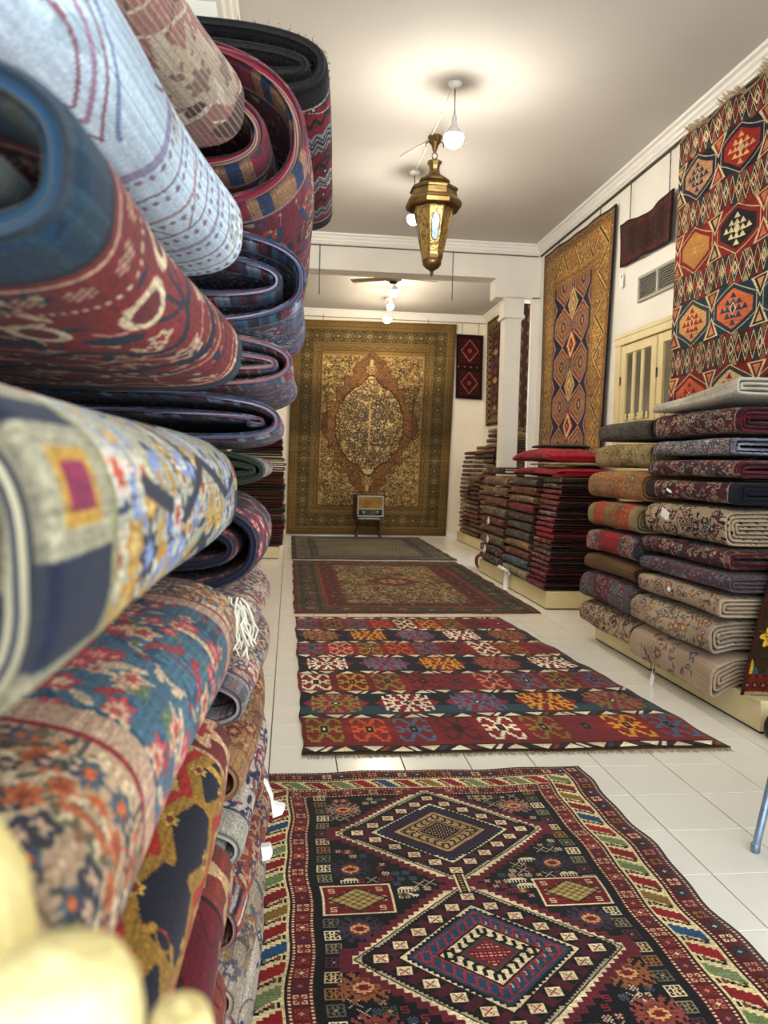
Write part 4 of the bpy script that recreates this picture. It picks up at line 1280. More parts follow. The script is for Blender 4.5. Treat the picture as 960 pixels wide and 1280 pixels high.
T['navyred'] = fl('tex_navyred', '22263e', [('a02638', 'c9a8a0', '22263e'), ('a02638', 'c9b8a8')], ['8a7a78', '4a5070'], 33, 1.0, 7, 13, vines=24, leaf=['7a2436', '8a8a90', '3a4060'], ends=[(26, rosband('22263e', [('a02638', 'c9a8a0', 'a02638')], 8, .9)), (5, '8a1c34')])
T['pale'] = fl('tex_pale', 'b09c8c', [('8a4a50', 'c9b8a8'), ('5a5a74', 'b5a598'), ('c4b09c', '8a5a50')], ['8a6a60', '6d6070'], 34, 1.3, 5, 11, vines=50, leaf=['8a5a54', '5f6078', 'c8b8a4'], ends=[(18, streak(['8a8a8c', 'a39a98', '6a6a74', '9a7a7a'], 7)), (5, '9aa0a4'), (4, '7a4a4c')])
T['tan'] = fl('tex_tan', '9c7656', [('b08a60', '7d5238'), ('7a3a30', 'b8966c'), ('8a6a48', 'b8a080')], ['6d4a34', 'b8987a'], 35, 1.2, 5, 12, vines=50, leaf=['7d4a34', 'b59068', '8a5a44'], ends=[(22, 'a07c58'), (5, '8a6444')])
T['whitenavy'] = fl('tex_whitenavy', 'b5aca0', [('2f345a', 'b5aca0', '6d3a58'), ('4a4a70', 'c8c0b4'), ('8a4048', 'b5aca0')], ['2f345a', '75605c'], 36, .9, 6, 13, vines=36, leaf=['2f345a', '8a5a60', '4f5570'], ends=[(26, 'a8a49a'), (3, '4a4e5a')])
T['terra'] = fl('tex_terra', '95503f', [('b58a70', '6d3028'), ('5a3a44', 'b08a74'), ('b8a08a', '8a3a30')], ['b59a84', '5d2c28', 'a8776a'], 37, 1.2, 6, 12, vines=60, leaf=['7a3028', 'b0907a', '4f4454'])
def stripes(c):
    pal = ['8a3038', 'b5b0a8', '2f4668', '8fa8b0', '1f2438', 'a8625a', 'c2b8a8']
    for y in range(0, 300, 5): c.rect(0, y, 26, y + 3, pal[(y // 5) % 7])
T['stripe'] = fl('tex_stripe', '95503f', [('b58a70', '6d3028'), ('4a4a64', 'b08a74'), ('b8a08a', '8a3a30')], ['b59a84', '5d2c28'], 38, 1.2, 6, 12, vines=50, extra=stripes)
T['beige'] = fl('tex_beige', 'ab9d8c', [('8a4a50', 'b8aa98'), ('6d6a72', 'b5a898'), ('9c7a5c', 'c4b8a4')], ['7d6a5a', '8a7a84'], 39, .8, 6, 14, vines=36, leaf=['7a6a5c', '8a5a5a', '6d7078', 'a8905c'])
T['beigefl'] = fl('tex_beigefl', 'b0a08c', [('8a7a84', 'c2b6a2', '7a3a3c'), ('6a7078', 'b8ac98'), ('9c7440', 'c4b490'), ('93604c', 'bdae98')], ['6d6250', '7a6a5a'], 40, .8, 6, 13, vines=30, leaf=['6d6a58', '8a7458', '5f6470'], am=.07, st=.03)
T['beigevine'] = fl('tex_beigevine', 'ab9a86', [('6a5a54', 'b8aa96'), ('8a5a4a', 'b8aa96')], ['5a4a40', '6d5c4c'], 41, .35, 6, 11, vines=28, leaf=['6a5a4c', '8a6a50'], am=.07, st=.03)
T['beigeplain'] = fl('tex_beigeplain', 'b3a08a', [('7a5a68', 'a8909a', '6a4a5a'), ('5f6478', 'a8a0a0'), ('8a5a54', 'b5a08e')], ['8d7462', '6d5c54'], 42, .3, 6, 14, vines=10, leaf=['7a6a6c', '8a7060'], am=.06, st=.03, ends=[(60, 'b3a08a')])
T['maroonfl'] = fl('tex_maroonfl', '55202c', [('a89080', '55202c'), ('3a4052', '9c8a7c'), ('8a4a40', 'b8a48c'), ('a8a094', '2a2430')], ['9c8678', '2a2633'], 43, 1.6, 4, 10, vines=70, leaf=['a08878', '2f3444', '7a2a34', '6d6a58'], ends=[(12, streak(['5d1826', '4a1420', '6d2430', '8a6a60', '232433'], 8, 4, 14)), (3, 'a08a78')])
T['bluefl'] = fl('tex_bluefl', '8d8a8c', [('4f5468', 'aaa4a0'), ('6d4a54', 'b5aea6'), ('3a3f52', '9c989a')], ['55586c', 'aca6a0'], 44, 1.5, 4, 9, vines=70, leaf=['4a4f66', '9c8a8c', '6a5a64', 'b0aaa2'], ends=[(12, streak(['8a90a0', '55607a', 'a8a8ac', '6d5a6a'], 9, 3, 10)), (4, '3a4058')])
T['navyfl'] = fl('tex_navyfl', '4f1c2a', [('b09c88', '4f1c2a', 'b09c88'), ('8a7a70', '1f2233'), ('6a1f2c', 'a8927c')], ['b09c88', '1a1d2e'], 45, 1.4, 5, 12, vines=50, leaf=['a89480', '1f2233', '6a2430'], ends=[(30, '171a2b'), (3, 'a08a78')])
T['creambold'] = fl('tex_creambold', 'ad9c84', [('191a26', 'ad9c84', '191a26'), ('6a2530', 'b5a48c', '1f2030'), ('1f2030', 'b5a48c')], ['191a26', '4a2a30'], 46, .9, 7, 17, vines=40, leaf=['191a26', '23243a', '6a2a30', 'b8a890'], am=.08)
T['greymauve'] = fl('tex_greymauve', '5d4d54', [('7a6a70', '3f3a48'), ('6a3440', '8a7a7c'), ('4a5266', '857a80')], ['7d7076', '3a3440'], 47, 1.5, 5, 11, vines=60, leaf=['4a4f62', '7a4450', '857a7c'])
T['darkgrey'] = fl('tex_darkgrey', '45433f', [('5f5a50', '38362f'), ('55483f', '6a6454')], ['66604f', '32302c'], 48, 1.2, 5, 12, vines=50)
T['olive'] = fl('tex_olive', '958560', [('6d6a4c', 'a8986c'), ('a8966a', '5f5a44'), ('8a6a44', 'a89870')], ['6d6446', 'a8986c'], 49, 1.0, 6, 14, vines=40)
T['peach'] = fl('tex_peach', '9a744c', [('a8653c', 'b08a5a'), ('7a7058', 'b59a6c'), ('a8865a', '6a5a44')], ['7d6444', '8a5a38'], 50, 1.1, 7, 16, vines=40)
T['orange'] = fl('tex_orange', 'a8481f', [('8a7a54', 'a8481f'), ('6a5a44', 'b08a50')], ['8a5a30', '7a6a4a'], 51, .4, 6, 12, vines=12, ends=[(40, '8f8060')], extra=lambda c: [c.rect(120, 0, 180, 300, '8a7a58'), floral(c, [('6d6450', 'a08a5c'), ('8a4a2c', '9c8a60')], '6a5a44', 3, 1.5, 5, 10, box=(120, 0, 180, 300), vines=8)])
T['redbeige'] = fl('tex_redbeige', '8c1820', [('a01f28', '7a141c'), ('8c1820', '6d1018')], '7a1c22', 52, .2, 6, 12, vines=8, ends=[(86, lambda s_, k: (s_.__setattr__('a', np.tile(H('4f4a54'), (s_.h, s_.w, 1))), floral(s_, [('a08a7a', '4f4a54'), ('8a3038', 'a89a8c')], '8a7a74', 4, 1.5, 5, 10, vines=14)))])
T['goldcheck'] = fl('tex_goldcheck', '6d5228', [('6d5228', '4a3820')], '4a3820', 53, .05, 4, 6, vines=0, extra=lambda c: [c.dia(x + (6 if (y // 12) % 2 else 0), y, 6, 6, '3d2c1c') or c.dia(x + (6 if (y // 12) % 2 else 0), y, 3, 3, '95703a') for y in range(6, 300, 12) for x in range(6, 300, 12)])
T['greymag'] = fl('tex_greymag', '5a565a', [('6d2440', '7a7a7c'), ('75787a', '4a4448')], ['7a7876', '6d2440'], 54, 1.0, 6, 13, vines=30, extra=lambda c: [c.rect(130, 0, 210, 300, '6f1736'), floral(c, [('8a8078', '6f1736'), ('4a4a54', '8a6a74')], '9a8a80', 5, .8, 5, 11, box=(130, 0, 210, 300), vines=8)])
T['creambrown'] = fl('tex_creambrown', 'a3927c', [('4f382e', 'a3927c'), ('6a4a3c', 'b5a48c')], ['4a342c', '5d4438'], 55, 1.2, 5, 12, vines=50, leaf=['4a342c', '6a4f40', 'b5a590'])
T['plainwhite'] = fl('tex_plainwhite', 'c3bdb0', [('b5aea0', 'c8c2b6')], 'b0a89a', 56, .3, 5, 12, vines=14, leaf=['b5ae9e', 'cac4b8'], am=.04)
# smaller folded rugs for the piles
def small(name, bgc, a, b, d, seed, dens=1.3):
    return fl('tex_' + name, bgc, [(a, b), (b, d), (d, a)], [a, d], seed, dens, 4, 9, vines=30, leaf=[a, b, d], size=(200, 160))
SM = {
 'tan': small('ptan', '7d5c3c', '4a3424', '967852', '5a3f2c', 60), 'brown': small('pbrown', '553623', '2f2018', '7d5c3c', '6a3324', 61),
 'rust': small('prust', '6d3422', '35201a', '8a5a3a', '4a2018', 62), 'greybr': small('pgreybr', '66543f', '352f2a', '857864', '4a3a34', 63),
 'red': small('pred', '741620', '340f16', 'a86a54', '4d1218', 64), 'deep': small('pdeep', '561420', '240d12', '8a4038', '6d1822', 65),
 'bright': small('pbright', '921622', '4d0d14', '8f2a2c', '6a1018', 66, .6), 'darkbr': small('pdarkbr', '33241c', '1a1412', '5d4632', '45211a', 67),
 'blue': small('pblue', '414b5c', '252a36', '767a7c', '554a4a', 68), 'beige': small('pbeige', '8f8064', '5f5440', 'a3957a', '75654a', 69),
 'olive': small('polive', '403c30', '25231d', '655c48', '453428', 70), 'pattern': small('ppattern', '5a2a22', '1f191a', 'a08a68', '33283a', 71, 1.8)}

# ---- the near left stack: big rolls lying along the left wall, near ends at the left edge of the frame
def lerp(a, b): return lambda q: a + (b - a) * q
NR = dict(t=.026, gap=.012, turns=2.6, th0=-PI * .5, dirn=-1, M=26, npt=64, texL=.62, ex=.36, ez=.66, rnd=True)
def near(label, tx, z0, z1, xr, y0=.42, y1=1.385, da=0.0, db=0.0, W=.78, seed=0, **kw):
    p = dict(NR); p.update(kw)
    return carpet(label, T[tx], y0, y1, xr - W, xr, z0, z1, dx=lerp(da, db), seed=seed, **p)
near('dusty mauve rolled carpet with cream leaves, topmost at the upper left', 'mauve', 1.785, 2.0, -.085, .62, 1.43, -.20, 0, seed=1, W=.62)
near('pale blue and white rolled carpet with mauve vine lines, upper left', 'white', 1.562, 1.78, -.085, .50, 1.40, -.12, .0, seed=2, W=.7)
near('red rolled carpet with blue lip and navy waves, left foreground', 'red', 1.36, 1.558, -.083, .50, 1.385, -.05, 0, seed=3, W=.76, gap=.02, turns=2)
near('thick navy, cream and yellow rolled carpet, left foreground', 'navy', 1.12, 1.357, -.082, .35, 1.375, -.015, 0, seed=4)
near('blue rolled carpet with pink roses under the navy and yellow roll', 'pink', .90, 1.118, -.085, .42, 1.36, -.02, 0, seed=5)
near('black and gold rolled carpet with red bands, lower left', 'gold', .69, .895, -.088, .44, 1.36, -.02, 0, seed=6)
near('crimson rolled carpet, lower left beside the cream wool rolls', 'maroon', .48, .685, -.085, .46, 1.36, -.02, 0, seed=7)
near('dull red rolled carpet near the bottom of the left foreground stack', 'terra', .26, .475, -.09, .46, 1.36, -.02, 0, seed=8)
near('beige rolled carpet lowest in the left foreground stack', 'beige', .03, .255, -.09, .46, 1.36, -.02, 0, seed=9)
box_ = empty('display_plinth', (-.55, 1.7, 0))
tag(box_, 'low board under the rolled carpets along the left wall', 'plinth')
MB().box((-.35, -1.28, 0), (.3, 1.3, .028), .003).build('base', M_cream, box_)

# ---- the second left stack: spiral ends turned to the camera
def bulge(a, m, b): return lambda q: a * (1 - q) ** 2 + 2 * (2 * m - (a + b) / 2) * q * (1 - q) + b * q * q if False else (a + (m - a) * math.sin(min(q * 2, 1) * PI / 2) if q < .5 else m + (b - m) * (1 - math.cos((q - .5) * PI)))
FR = dict(t=.02, gap=.02, turns=2.2, th0=PI * .62, dirn=-1, M=16, npt=56, texL=.55, ex=.62, ez=.8, rnd=True)
def second(label, tx, z0, z1, xr, y0=1.47, y1=2.6, a=0.0, m=.0, b=-.08, W=.62, seed=0, **kw):
    p = dict(FR); p.update(kw)
    return carpet(label, T[tx], y0, y1, xr - W, xr, z0, z1, dx=bulge(a, m, b), seed=seed, **p)
second('black shaggy rolled rug with red and white waves, topmost on the left stack', 'shag', 2.068, 2.228, .064, 1.75, 2.75, 0, .035, .07, W=.56, seed=20, t=.028, gap=.006, turns=2, inmat=M_darkend, endmat=M_darkend, texL=.4)
SHAG = bpy.data.objects[-1] if False else [o for o in bpy.data.objects if o.get('label', '').startswith('black shaggy')][0]
second('maroon and blue rolled carpet with a wide open spiral end', 'spiral', 1.74, 2.05, .028, 1.47, 2.6, -.005, .02, .01, seed=21, t=.03, gap=.03, turns=2.1, W=.5, rnd=True, ex=.75, ez=.9)
second('small blue-rimmed roll below the wide maroon spiral', 'bluemix', 1.55, 1.735, .024, 1.5, 2.5, 0, .005, -.05, seed=22, t=.018, gap=.022, turns=2.6, W=.6)
second('grey and red mottled roll between two blue-rimmed rolls', 'greymix', 1.435, 1.545, .002, 1.5, 2.5, 0, .012, -.05, seed=23, t=.016, gap=.010, turns=2.6, W=.6)
second('blue and white roll with a teardrop opening, second left stack', 'bluemix', 1.335, 1.43, -.012, 1.46, 2.4, 0, -.005, -.06, seed=24, t=.015, gap=.012, turns=2.4, W=.6, voff=.4)
second('green-edged cream roll below the teardrop roll', 'greenwh', 1.25, 1.33, -.045, 1.48, 2.4, 0, .0, -.05, seed=25, t=.012, gap=.004, turns=2.5)
second('navy roll with crimson flowers, second left stack', 'navyred', 1.05, 1.245, -.05, 1.48, 2.5, -.005, .008, -.06, seed=26)
fr8 = second('pale rolled carpet with white wool tassels at its end', 'pale', .93, 1.045, -.05, 1.5, 2.5, -.03, .006, -.06, seed=27, t=.018, gap=.008)
second('pale pink rolled carpet with a grey rim', 'pale', .80, .925, -.05, 1.47, 2.5, -.025, .006, -.06, seed=28, voff=.5)
second('tan brown rolled carpet in the second left stack', 'tan', .655, .795, -.05, 1.46, 2.5, -.03, .004, -.06, seed=29, gap=.03, turns=1.7)
second('white rolled carpet with navy flowers, second left stack', 'whitenavy', .53, .65, -.05, 1.46, 2.5, -.03, .006, -.06, seed=30, gap=.012)
second('terracotta rolled carpet with blue and red striped rim', 'stripe', .37, .525, -.05, 1.45, 2.5, -.025, .012, -.06, seed=31, t=.017, gap=.016, turns=2.6)
second('beige floral roll under the striped-rim carpet', 'beige', .23, .365, -.05, 1.46, 2.5, -.03, .004, -.06, seed=32)
second('white and blue floral roll, second left stack near the floor', 'whitenavy', .03, .225, -.05, 1.44, 2.5, -.03, .0, -.06, seed=33, gap=.03, voff=.3)
# black wool fuzz standing off the cut end of the shaggy rug
co_ = np.empty(len(SHAG.data.vertices) * 3); SHAG.data.vertices.foreach_get('co', co_); co_ = co_.reshape(-1, 3)
no_ = np.array([v.normal[:] for v in SHAG.data.vertices])
sel = np.where(co_[:, 1] < 1.86)[0]
rf = np.random.default_rng(5)
V, F = [], []
for k in range(5000):
    i = rf.choice(sel)
    p = co_[i] + rf.normal(0, .004, 3) * np.array([.3, 1.6, .3])
    d = no_[i] + rf.normal(0, .45, 3)
    d = d / np.linalg.norm(d) * rf.uniform(.002, .0055)
    sd = np.cross(d, rf.normal(0, 1, 3)); sd = sd / (np.linalg.norm(sd) + 1e-9) * .0009
    b = len(V); V += [p - sd, p + sd, p + d]; F.append((b, b + 1, b + 2))
o = mesh_obj('wool_fuzz', V, F, M_darkend, SHAG); o['kind'] = 'stuff'
# white tassels on the pale roll
rr = random.Random(3)
ts = MB()
for i in range(46):
    x = -.165 + .085 * rr.random(); z = 1.035 + rr.uniform(-.015, .02)
    p = [(x, 1.485, z)]
    for k in range(5):
        q = p[-1]; p.append((q[0] + rr.uniform(-.008, .012), q[1] - rr.uniform(.0, .008), q[2] - rr.uniform(.008, .022)))
    ts.tube(p, [.0022, .0024, .0024, .0022, .002, .0014], 5)
o = ts.build('fringe', M_fringew, fr8); o['kind'] = 'stuff'
for o in list(bpy.data.objects):
    if o.get('label', '').startswith('terracotta rolled'):
        for pts, y in (([(-.045, .615), (-.038, .612), (-.024, .578), (-.024, .565), (.002, .558), (-.004, .542), (-.024, .535), (-.027, .56), (-.03, .58)], 1.72), ([(-.05, .455), (-.03, .458), (-.024, .44), (-.03, .428), (-.045, .425)], 1.75)):
            n = len(pts)
            V = [(a, y - .02 * (k == 0), b) for a, b in pts for k in (0,)] + [(a, y + .002, b) for a, b in pts]
            F = [tuple(range(n)), tuple(reversed(range(n, 2 * n)))] + [(k, n + k, n + (k + 1) % n, (k + 1) % n) for k in range(n)]
            mesh_obj('paper_tag', V, F, M_paper, o)
# three cream wool rolls standing on end in the very near left corner
for k, (x, y, r_, z) in enumerate(((-.137, .285, .049, 1.175), (-.062, .225, .023, 1.163), (-.036, .285, .0115, 1.105))):
    o = MB()
    prof = [(r_ * .9, 0)] + [(r_, .05 + i * .2) for i in range(6)] + [(r_, z - r_ * .9), (r_ * .94, z - r_ * .5), (r_ * .78, z - r_ * .2), (r_ * .5, z - .004), (r_ * .15, z)]
    o.lathe(prof, (0, 0, 0), 28)
    ob = o.build('standing_roll', M_creamwool)
    ob.location = (x, y, .0)
    tag(ob, ('thickest cream wool roll at the left edge of the frame', 'pale yellow wool roll standing at the bottom left corner', 'thin cream wool roll right of the pale yellow roll')[k], 'roll')
# ---- the near right stack of big folded carpets
RT = dict(t=.017, gap=.004, turns=6, th0=-PI * .35, dirn=1, M=16, npt=56, texL=.6, ex=.42, ez=.8)
def stackr(label, tx, y0, y1, xl, z0, z1, seed, W=.70, **kw):
    p = dict(RT); p.update(kw)
    return carpet(label, T[tx], y0, y1, xl, xl + W, z0, z1, seed=seed, name='folded_carpet', wob=.006, **p)
TOPS = [.172, .345, .525, .66, .775, .90, 1.12, 1.26, 1.38, 1.50, 1.665]
EL = [('plain beige carpet with mauve flowers, bottom of the near right stack', 'beigeplain', 2.215), ('thick beige carpet with gold and grey flowers, second from the bottom', 'beigefl', 2.225),
      ('beige carpet with thin brown vines, third from the bottom', 'beigevine', 2.24), ('grey and mauve folded carpet below the maroon one, near right stack', 'greymauve', 2.27),
      ('maroon floral folded carpet under the bold cream and black one', 'maroonfl', 2.29), ('thick cream carpet with bold black scrolls and a paper tag', 'creambold', 2.275),
      ('wine red carpet with a navy edge above the bold cream one', 'navyfl', 2.30), ('maroon folded carpet fourth from the top of the near right stack', 'maroonfl', 2.30),
      ('grey and white floral folded carpet, third from the top of the near right stack', 'bluefl', 2.31), ('maroon and blue folded carpet just under the white one', 'maroonfl', 2.315)]
er = []
for i, (lab, tx, xl) in enumerate(EL):
    far = 4.94 + .03 * math.sin(i * 2.1)
    nearY = 3.92 + .05 * math.sin(i * 1.7)
    # the two lowest sag over the front of the plinth
    o = stackr(lab, tx, nearY, far, xl, TOPS[i] + .002, TOPS[i + 1] - .002, 40 + i, hs=lambda q: 1 - .06 * abs(2 * q - 1) ** 6, voff=.13 * i, W=3.04 - xl, droop=((2.36, .10, .045) if i == 0 else (2.36, .045, .012) if i == 1 else None))
    er.append(o)
slip(er[5], (2.262, 4.6, 1.05), .10, .05, rz=.0, tilt=.3)
slip(er[2], (2.232, 4.45, .615), .035, .02)
slip(er[7], (2.29, 4.62, 1.19), .06, .012)
o = link(bpy.data.objects.new('price_tag', None), er[0])
o.location = (2.2, 4.55, .06)
MB().box((-.002, -.02, -.055), (0, .02, .02), 0, Matrix.Rotation(.35, 4, 'X')).build('card', M_paper, o)
MB().tube([(0, .008, .015), (.01, .02, .07)], .0015, 5).build('string', M_white, o)
# white carpet on top, its near end tipped up
carpet('thin white folded carpet on top of the near right stack', T['plainwhite'], 3.95, 4.92, 2.3, 3.02, 1.668, 1.78, t=.016, gap=.006, turns=2.2, th0=-PI * .3, M=14, texL=.6, ex=.42, ez=.8, seed=60, name='folded_carpet', dz=lambda q: .03 * (1 - q) ** 2, hs=lambda q: 1 - .45 * q)

DT = [.172, .34, .55, .69, .877, 1.085, 1.31, 1.50, 1.655]
DLb = [('cream carpet with dark brown scrolls, lowest of the orange and red stack', 'creambrown', 2.235), ('grey carpet with a magenta band, second from the bottom', 'greymag', 2.24), ('thin gold and brown checked carpet below the red one', 'goldcheck', 2.25),
      ('bright red carpet with mottled ends under the orange one', 'redbeige', 2.24), ('orange folded carpet with a grey-beige band', 'orange', 2.25), ('thick peach and beige carpet above the orange one', 'peach', 2.275),
      ('olive beige folded carpet second from the top, beside the cream door', 'olive', 2.315), ('dark grey folded carpet topmost beside the cream door', 'darkgrey', 2.32)]
for i, (lab, tx, xl) in enumerate(DLb):
    stackr(lab, tx, 4.99 + .01 * math.sin(i * 3), 5.88 + .05 * math.sin(i * 1.3 + .6), xl, DT[i] + .002, DT[i + 1] - .002, 70 + i, hs=lambda q: 1 - .10 * abs(2 * q - 1) ** 4, W=3.03 - xl, voff=.2 * i, droop=((2.36, .075, .035) if i == 0 else (2.36, .035, .0) if i == 1 else None))

# small rug leaning against the near end of the right stack
lm = P(150, 200, '3a2a14')
floral(lm, [('c9a436', '8a6a2c'), ('c2b48c', '4a5a58'), ('27424e', 'b5a878')], ['27424e', '4a4a26'], 3, 1.2, 9, 18, vines=20, leaf=['35505a', 'b5a878', 'b08a2c', '4a5a3a'])
lm.rect(0, 0, 150, 5, 'a89878'); lm.rect(0, 5, 150, 30, '6d2418')
for x in range(6, 150, 12): lm.ros(x, 14, 6, 5, ['2a1a18', '8a5a40']); lm.rect(x - 4, 24, x + 2, 30, '3a2a14')
lm.rect(0, 0, 4, 200, '4a2418')
lq = quad((2.30, 3.80, .175), (2.82, 3.74, .175), (3.05, 3.84, .84), (2.50, 3.87, .88))
o = sheet('leaning_rug', lambda u, v: lq(u, v) + Vector((0, -.02 + .012 * math.sin(u * 9 + v * 3), 0)), (0, -1, .1), .012, rugmat('tex_leaning', lm.noise(.1, .05, 4)), 14, 16)
tag(o, 'small dark brown rug with yellow flowers leaning at the right edge', 'rug')

# ---- the middle right pile: three columns of folded rugs and loose ones on top
ORD = ['lowest', 'second from the bottom', 'third from the bottom', 'fourth from the bottom', 'fifth from the bottom', 'sixth from the bottom', 'seventh from the bottom', 'eighth from the bottom', 'ninth from the bottom', 'tenth from the bottom', 'eleventh from the bottom', 'twelfth from the bottom', 'thirteenth from the bottom', 'fourteenth from the bottom', 'fifteenth from the bottom', 'sixteenth from the bottom', 'seventeenth from the bottom', 'eighteenth from the bottom', 'nineteenth from the bottom', 'twentieth from the bottom', 'twenty-first from the bottom', 'topmost']
CN = {'tan': 'tan', 'brown': 'brown', 'rust': 'rust', 'greybr': 'grey-brown', 'red': 'dark red', 'deep': 'deep red', 'bright': 'crimson', 'darkbr': 'dark brown', 'blue': 'slate blue', 'beige': 'beige', 'olive': 'olive grey', 'pattern': 'multicoloured'}
SMR = dict(t=.013, gap=.002, turns=2, th0=-PI * .3, dirn=1, M=7, npt=36, texL=.3, ex=.4, ez=.8, name='folded_rug')
def pile(cols, y0, y1, x0, W, z, hts, place, group, lean=0.0, endmat=None, seed=0, side=1, jit=.02, rag=.02, **kw):
    r = random.Random(seed)
    p = dict(SMR); p.update(kw)
    out = []
    for i, (cn, h) in enumerate(zip(cols, hts)):
        xl = x0 + lean * z + r.uniform(0, jit)
        last = 'topmost' if i == len(cols) - 1 else ORD[i]
        a, b = y0 + r.uniform(0, rag), y1 - r.uniform(0, rag)
        lab = CN[cn] + ' folded rug, ' + last.replace('the ', '') + ' ' + place
        xx = (xl, 3.03) if side > 0 else (xl - W, xl)
        f0, f1 = r.uniform(0, .10), r.uniform(0, .10)
        out.append(carpet(lab, SM[cn], a, b, xx[0], xx[1], z + .0005, z + h - .0005, endmat=endmat, inmat=endmat, seed=seed * 50 + i, group=group, voff=r.random(), hs=(lambda q, f0=f0, f1=f1: 1 - (f0 if q < .5 else f1) * abs(2 * q - 1) ** 3), u0=0, u1=min(1, (b - a)), **p))
        z += h
    return out, z
A_c = ['pattern', 'pattern', 'greybr', 'brown', 'rust', 'greybr', 'rust', 'tan', 'tan']
pa, zA = pile(A_c, 8.68, 9.72, 2.335, .66, .172, [.105, .115, .125, .105, .10, .125, .12, .115, .13], 'of the tan column', 'tan column of folded rugs', lean=.05, seed=2, gap=.006, texL=.5)
for i, (y, z) in ((1, (9.35, .335)), (2, (9.25, .46)), (4, (9.28, .68)),):
    xx = pa[i].data.vertices[0].co.x
    slip(pa[i], (2.325 + .05 * z, y, z), .08, .07, tilt=.7)
B_c = ['beige', 'blue', 'rust', 'tan', 'olive', 'olive', 'darkbr', 'deep', 'tan', 'rust', 'olive']
pb_, zB = pile(B_c, 7.74, 8.64, 2.335, .68, .172, [.10, .095, .09, .095, .10, .09, .095, .10, .085, .095, .08], 'of the middle right column', 'middle column of folded rugs', lean=.08, seed=3, texL=.5)
C_c = ['deep', 'deep', 'red', 'deep', 'pattern', 'red', 'pattern', 'pattern', 'red', 'bright', 'bright', 'deep', 'red', 'pattern', 'deep', 'rust', 'red', 'deep', 'pattern', 'greybr']
C_h = [.058, .052, .05, .055, .05, .048, .055, .052, .048, .055, .052, .05, .05, .058, .05, .055, .05, .052, .055, .06]
pc_, zC = pile(C_c, 7.14, 7.70, 2.325, .70, .172, C_h, 'of the black-sided red pile', 'dark red pile with black sides', lean=.14, seed=4, endmat=M_darkend, t=.011, rag=.03, texL=.22)
# loose rugs laid over the tops
def loose(label, cn, y0, y1, x0, x1, z, h, seed, arch=.0, slope=0.0):
    return carpet(label, SM[cn], y0, y1, x0, x1, z, z + h, seed=seed, t=.016, gap=.006, turns=1.6, th0=-PI * .3, M=12, npt=44, texL=.4, ex=.45, ez=.85, name='folded_rug', wob=.006, dz=lambda q: arch * math.sin(q * PI) + slope * q)
loose('dark rug lying at the far end on top of the tan column', 'darkbr', 8.9, 9.65, 2.42, 3.0, zA + .002, .10, 201)
lz = max(zB, zC) + .002
BL = lambda k: (lambda q: 1 - k * abs(2 * q - 1) ** 3)
def loose(label, cn, y0, y1, x0, x1, z, h, seed, k=.5, t=.018):
    return carpet(label, SM[cn], y0, y1, x0, x1, z, z + h, seed=seed, t=t, gap=.008, turns=3, th0=-PI * .3, M=14, npt=44, texL=.4, ex=.4, ez=.7, name='folded_rug', wob=.010, hs=BL(k), rnd=True)
loose('crimson rug lying across the tops of the red and middle columns', 'bright', 7.2, 8.6, 2.44, 3.02, lz, .10, 202, .35)
loose('beige-edged rug between the crimson rugs on the middle pile', 'beige', 7.3, 8.05, 2.45, 3.02, lz + .10, .045, 203, .3, .014)
loose('thick red rug heaped on top of the middle pile', 'bright', 7.45, 8.62, 2.45, 3.02, lz + .147, .14, 204, .6)
loose('dark green rug topmost on the middle pile', 'olive', 7.8, 8.45, 2.6, 3.02, lz + .289, .05, 205, .5)
o = carpet('maroon rug folded low beside the far end of the tan column', SM['red'], 9.79, 9.93, 2.36, 2.6, .0, .22, seed=210, t=.014, gap=.004, turns=1.5, name='folded_rug')

# ---- piles of small rugs in the far right corner
cyc = ['brown', 'darkbr', 'tan', 'brown', 'rust', 'darkbr', 'rust', 'tan', 'brown', 'greybr', 'tan', 'brown', 'pattern', 'beige']
r = random.Random(9)
for nm, y0, y1, n, top in (('far column', 13.12, 13.82, 19, 1.58), ('second column', 12.36, 13.08, 20, 1.66), ('third column', 11.68, 12.32, 22, 1.92), ('nearest column', 11.0, 11.64, 21, 1.82)):
    n_ = n
    h = (top - .175) / n_
    cols = [r.choice(cyc) for _ in range(n_)]
    names = [('topmost' if i == n_ - 1 else (ORD[i] if i < 21 else 'just below the topmost')) for i in range(n_)]
    z = .172
    for i in range(n_):
        xl = 2.96 + r.uniform(0, .025) + (.012 * max(0, i - 12))
        hh = h
        carpet(CN[cols[i]] + ' small folded rug, ' + names[i].replace('the ', '') + ' in ' + nm + ' of far corner', SM[cols[i]], y0 + r.uniform(0, .03), y1 - r.uniform(0, .04), xl, 3.45, z + .001, z + hh - .001, seed=300 + i, group='small rugs in the far right corner', voff=r.random(), t=.014, gap=.002, turns=1.5, th0=-PI * .3, M=6, npt=28, texL=.3, ex=.4, ez=.8, name='folded_rug')
        z += hh
# ---- small rugs at the far end of the left wall
z = .162
for i in range(20):
    h = r.choice((.06, .07, .08, .085))
    cn = ['darkbr', 'rust', 'brown', 'red', 'darkbr', 'tan', 'olive', 'deep', 'pattern', 'brown'][i % 10]
    xr_ = -.055 - r.uniform(0, .03) - .012 * max(0, i - 14)
    carpet(CN[cn] + ' folded rug, ' + ('topmost' if i == 19 else ORD[i]) + ' of the distant left pile', SM[cn], 11.0 + r.uniform(0, .05), 12.4 - r.uniform(0, .05), xr_ - .7, xr_, z + .001, z + h - .001, seed=400 + i, group='distant left pile', voff=r.random(), t=.015, gap=.002, turns=1.6, th0=PI * 1.3, dirn=-1, M=6, npt=30, texL=.3, ex=.4, ez=.8, name='folded_rug')
    z += h

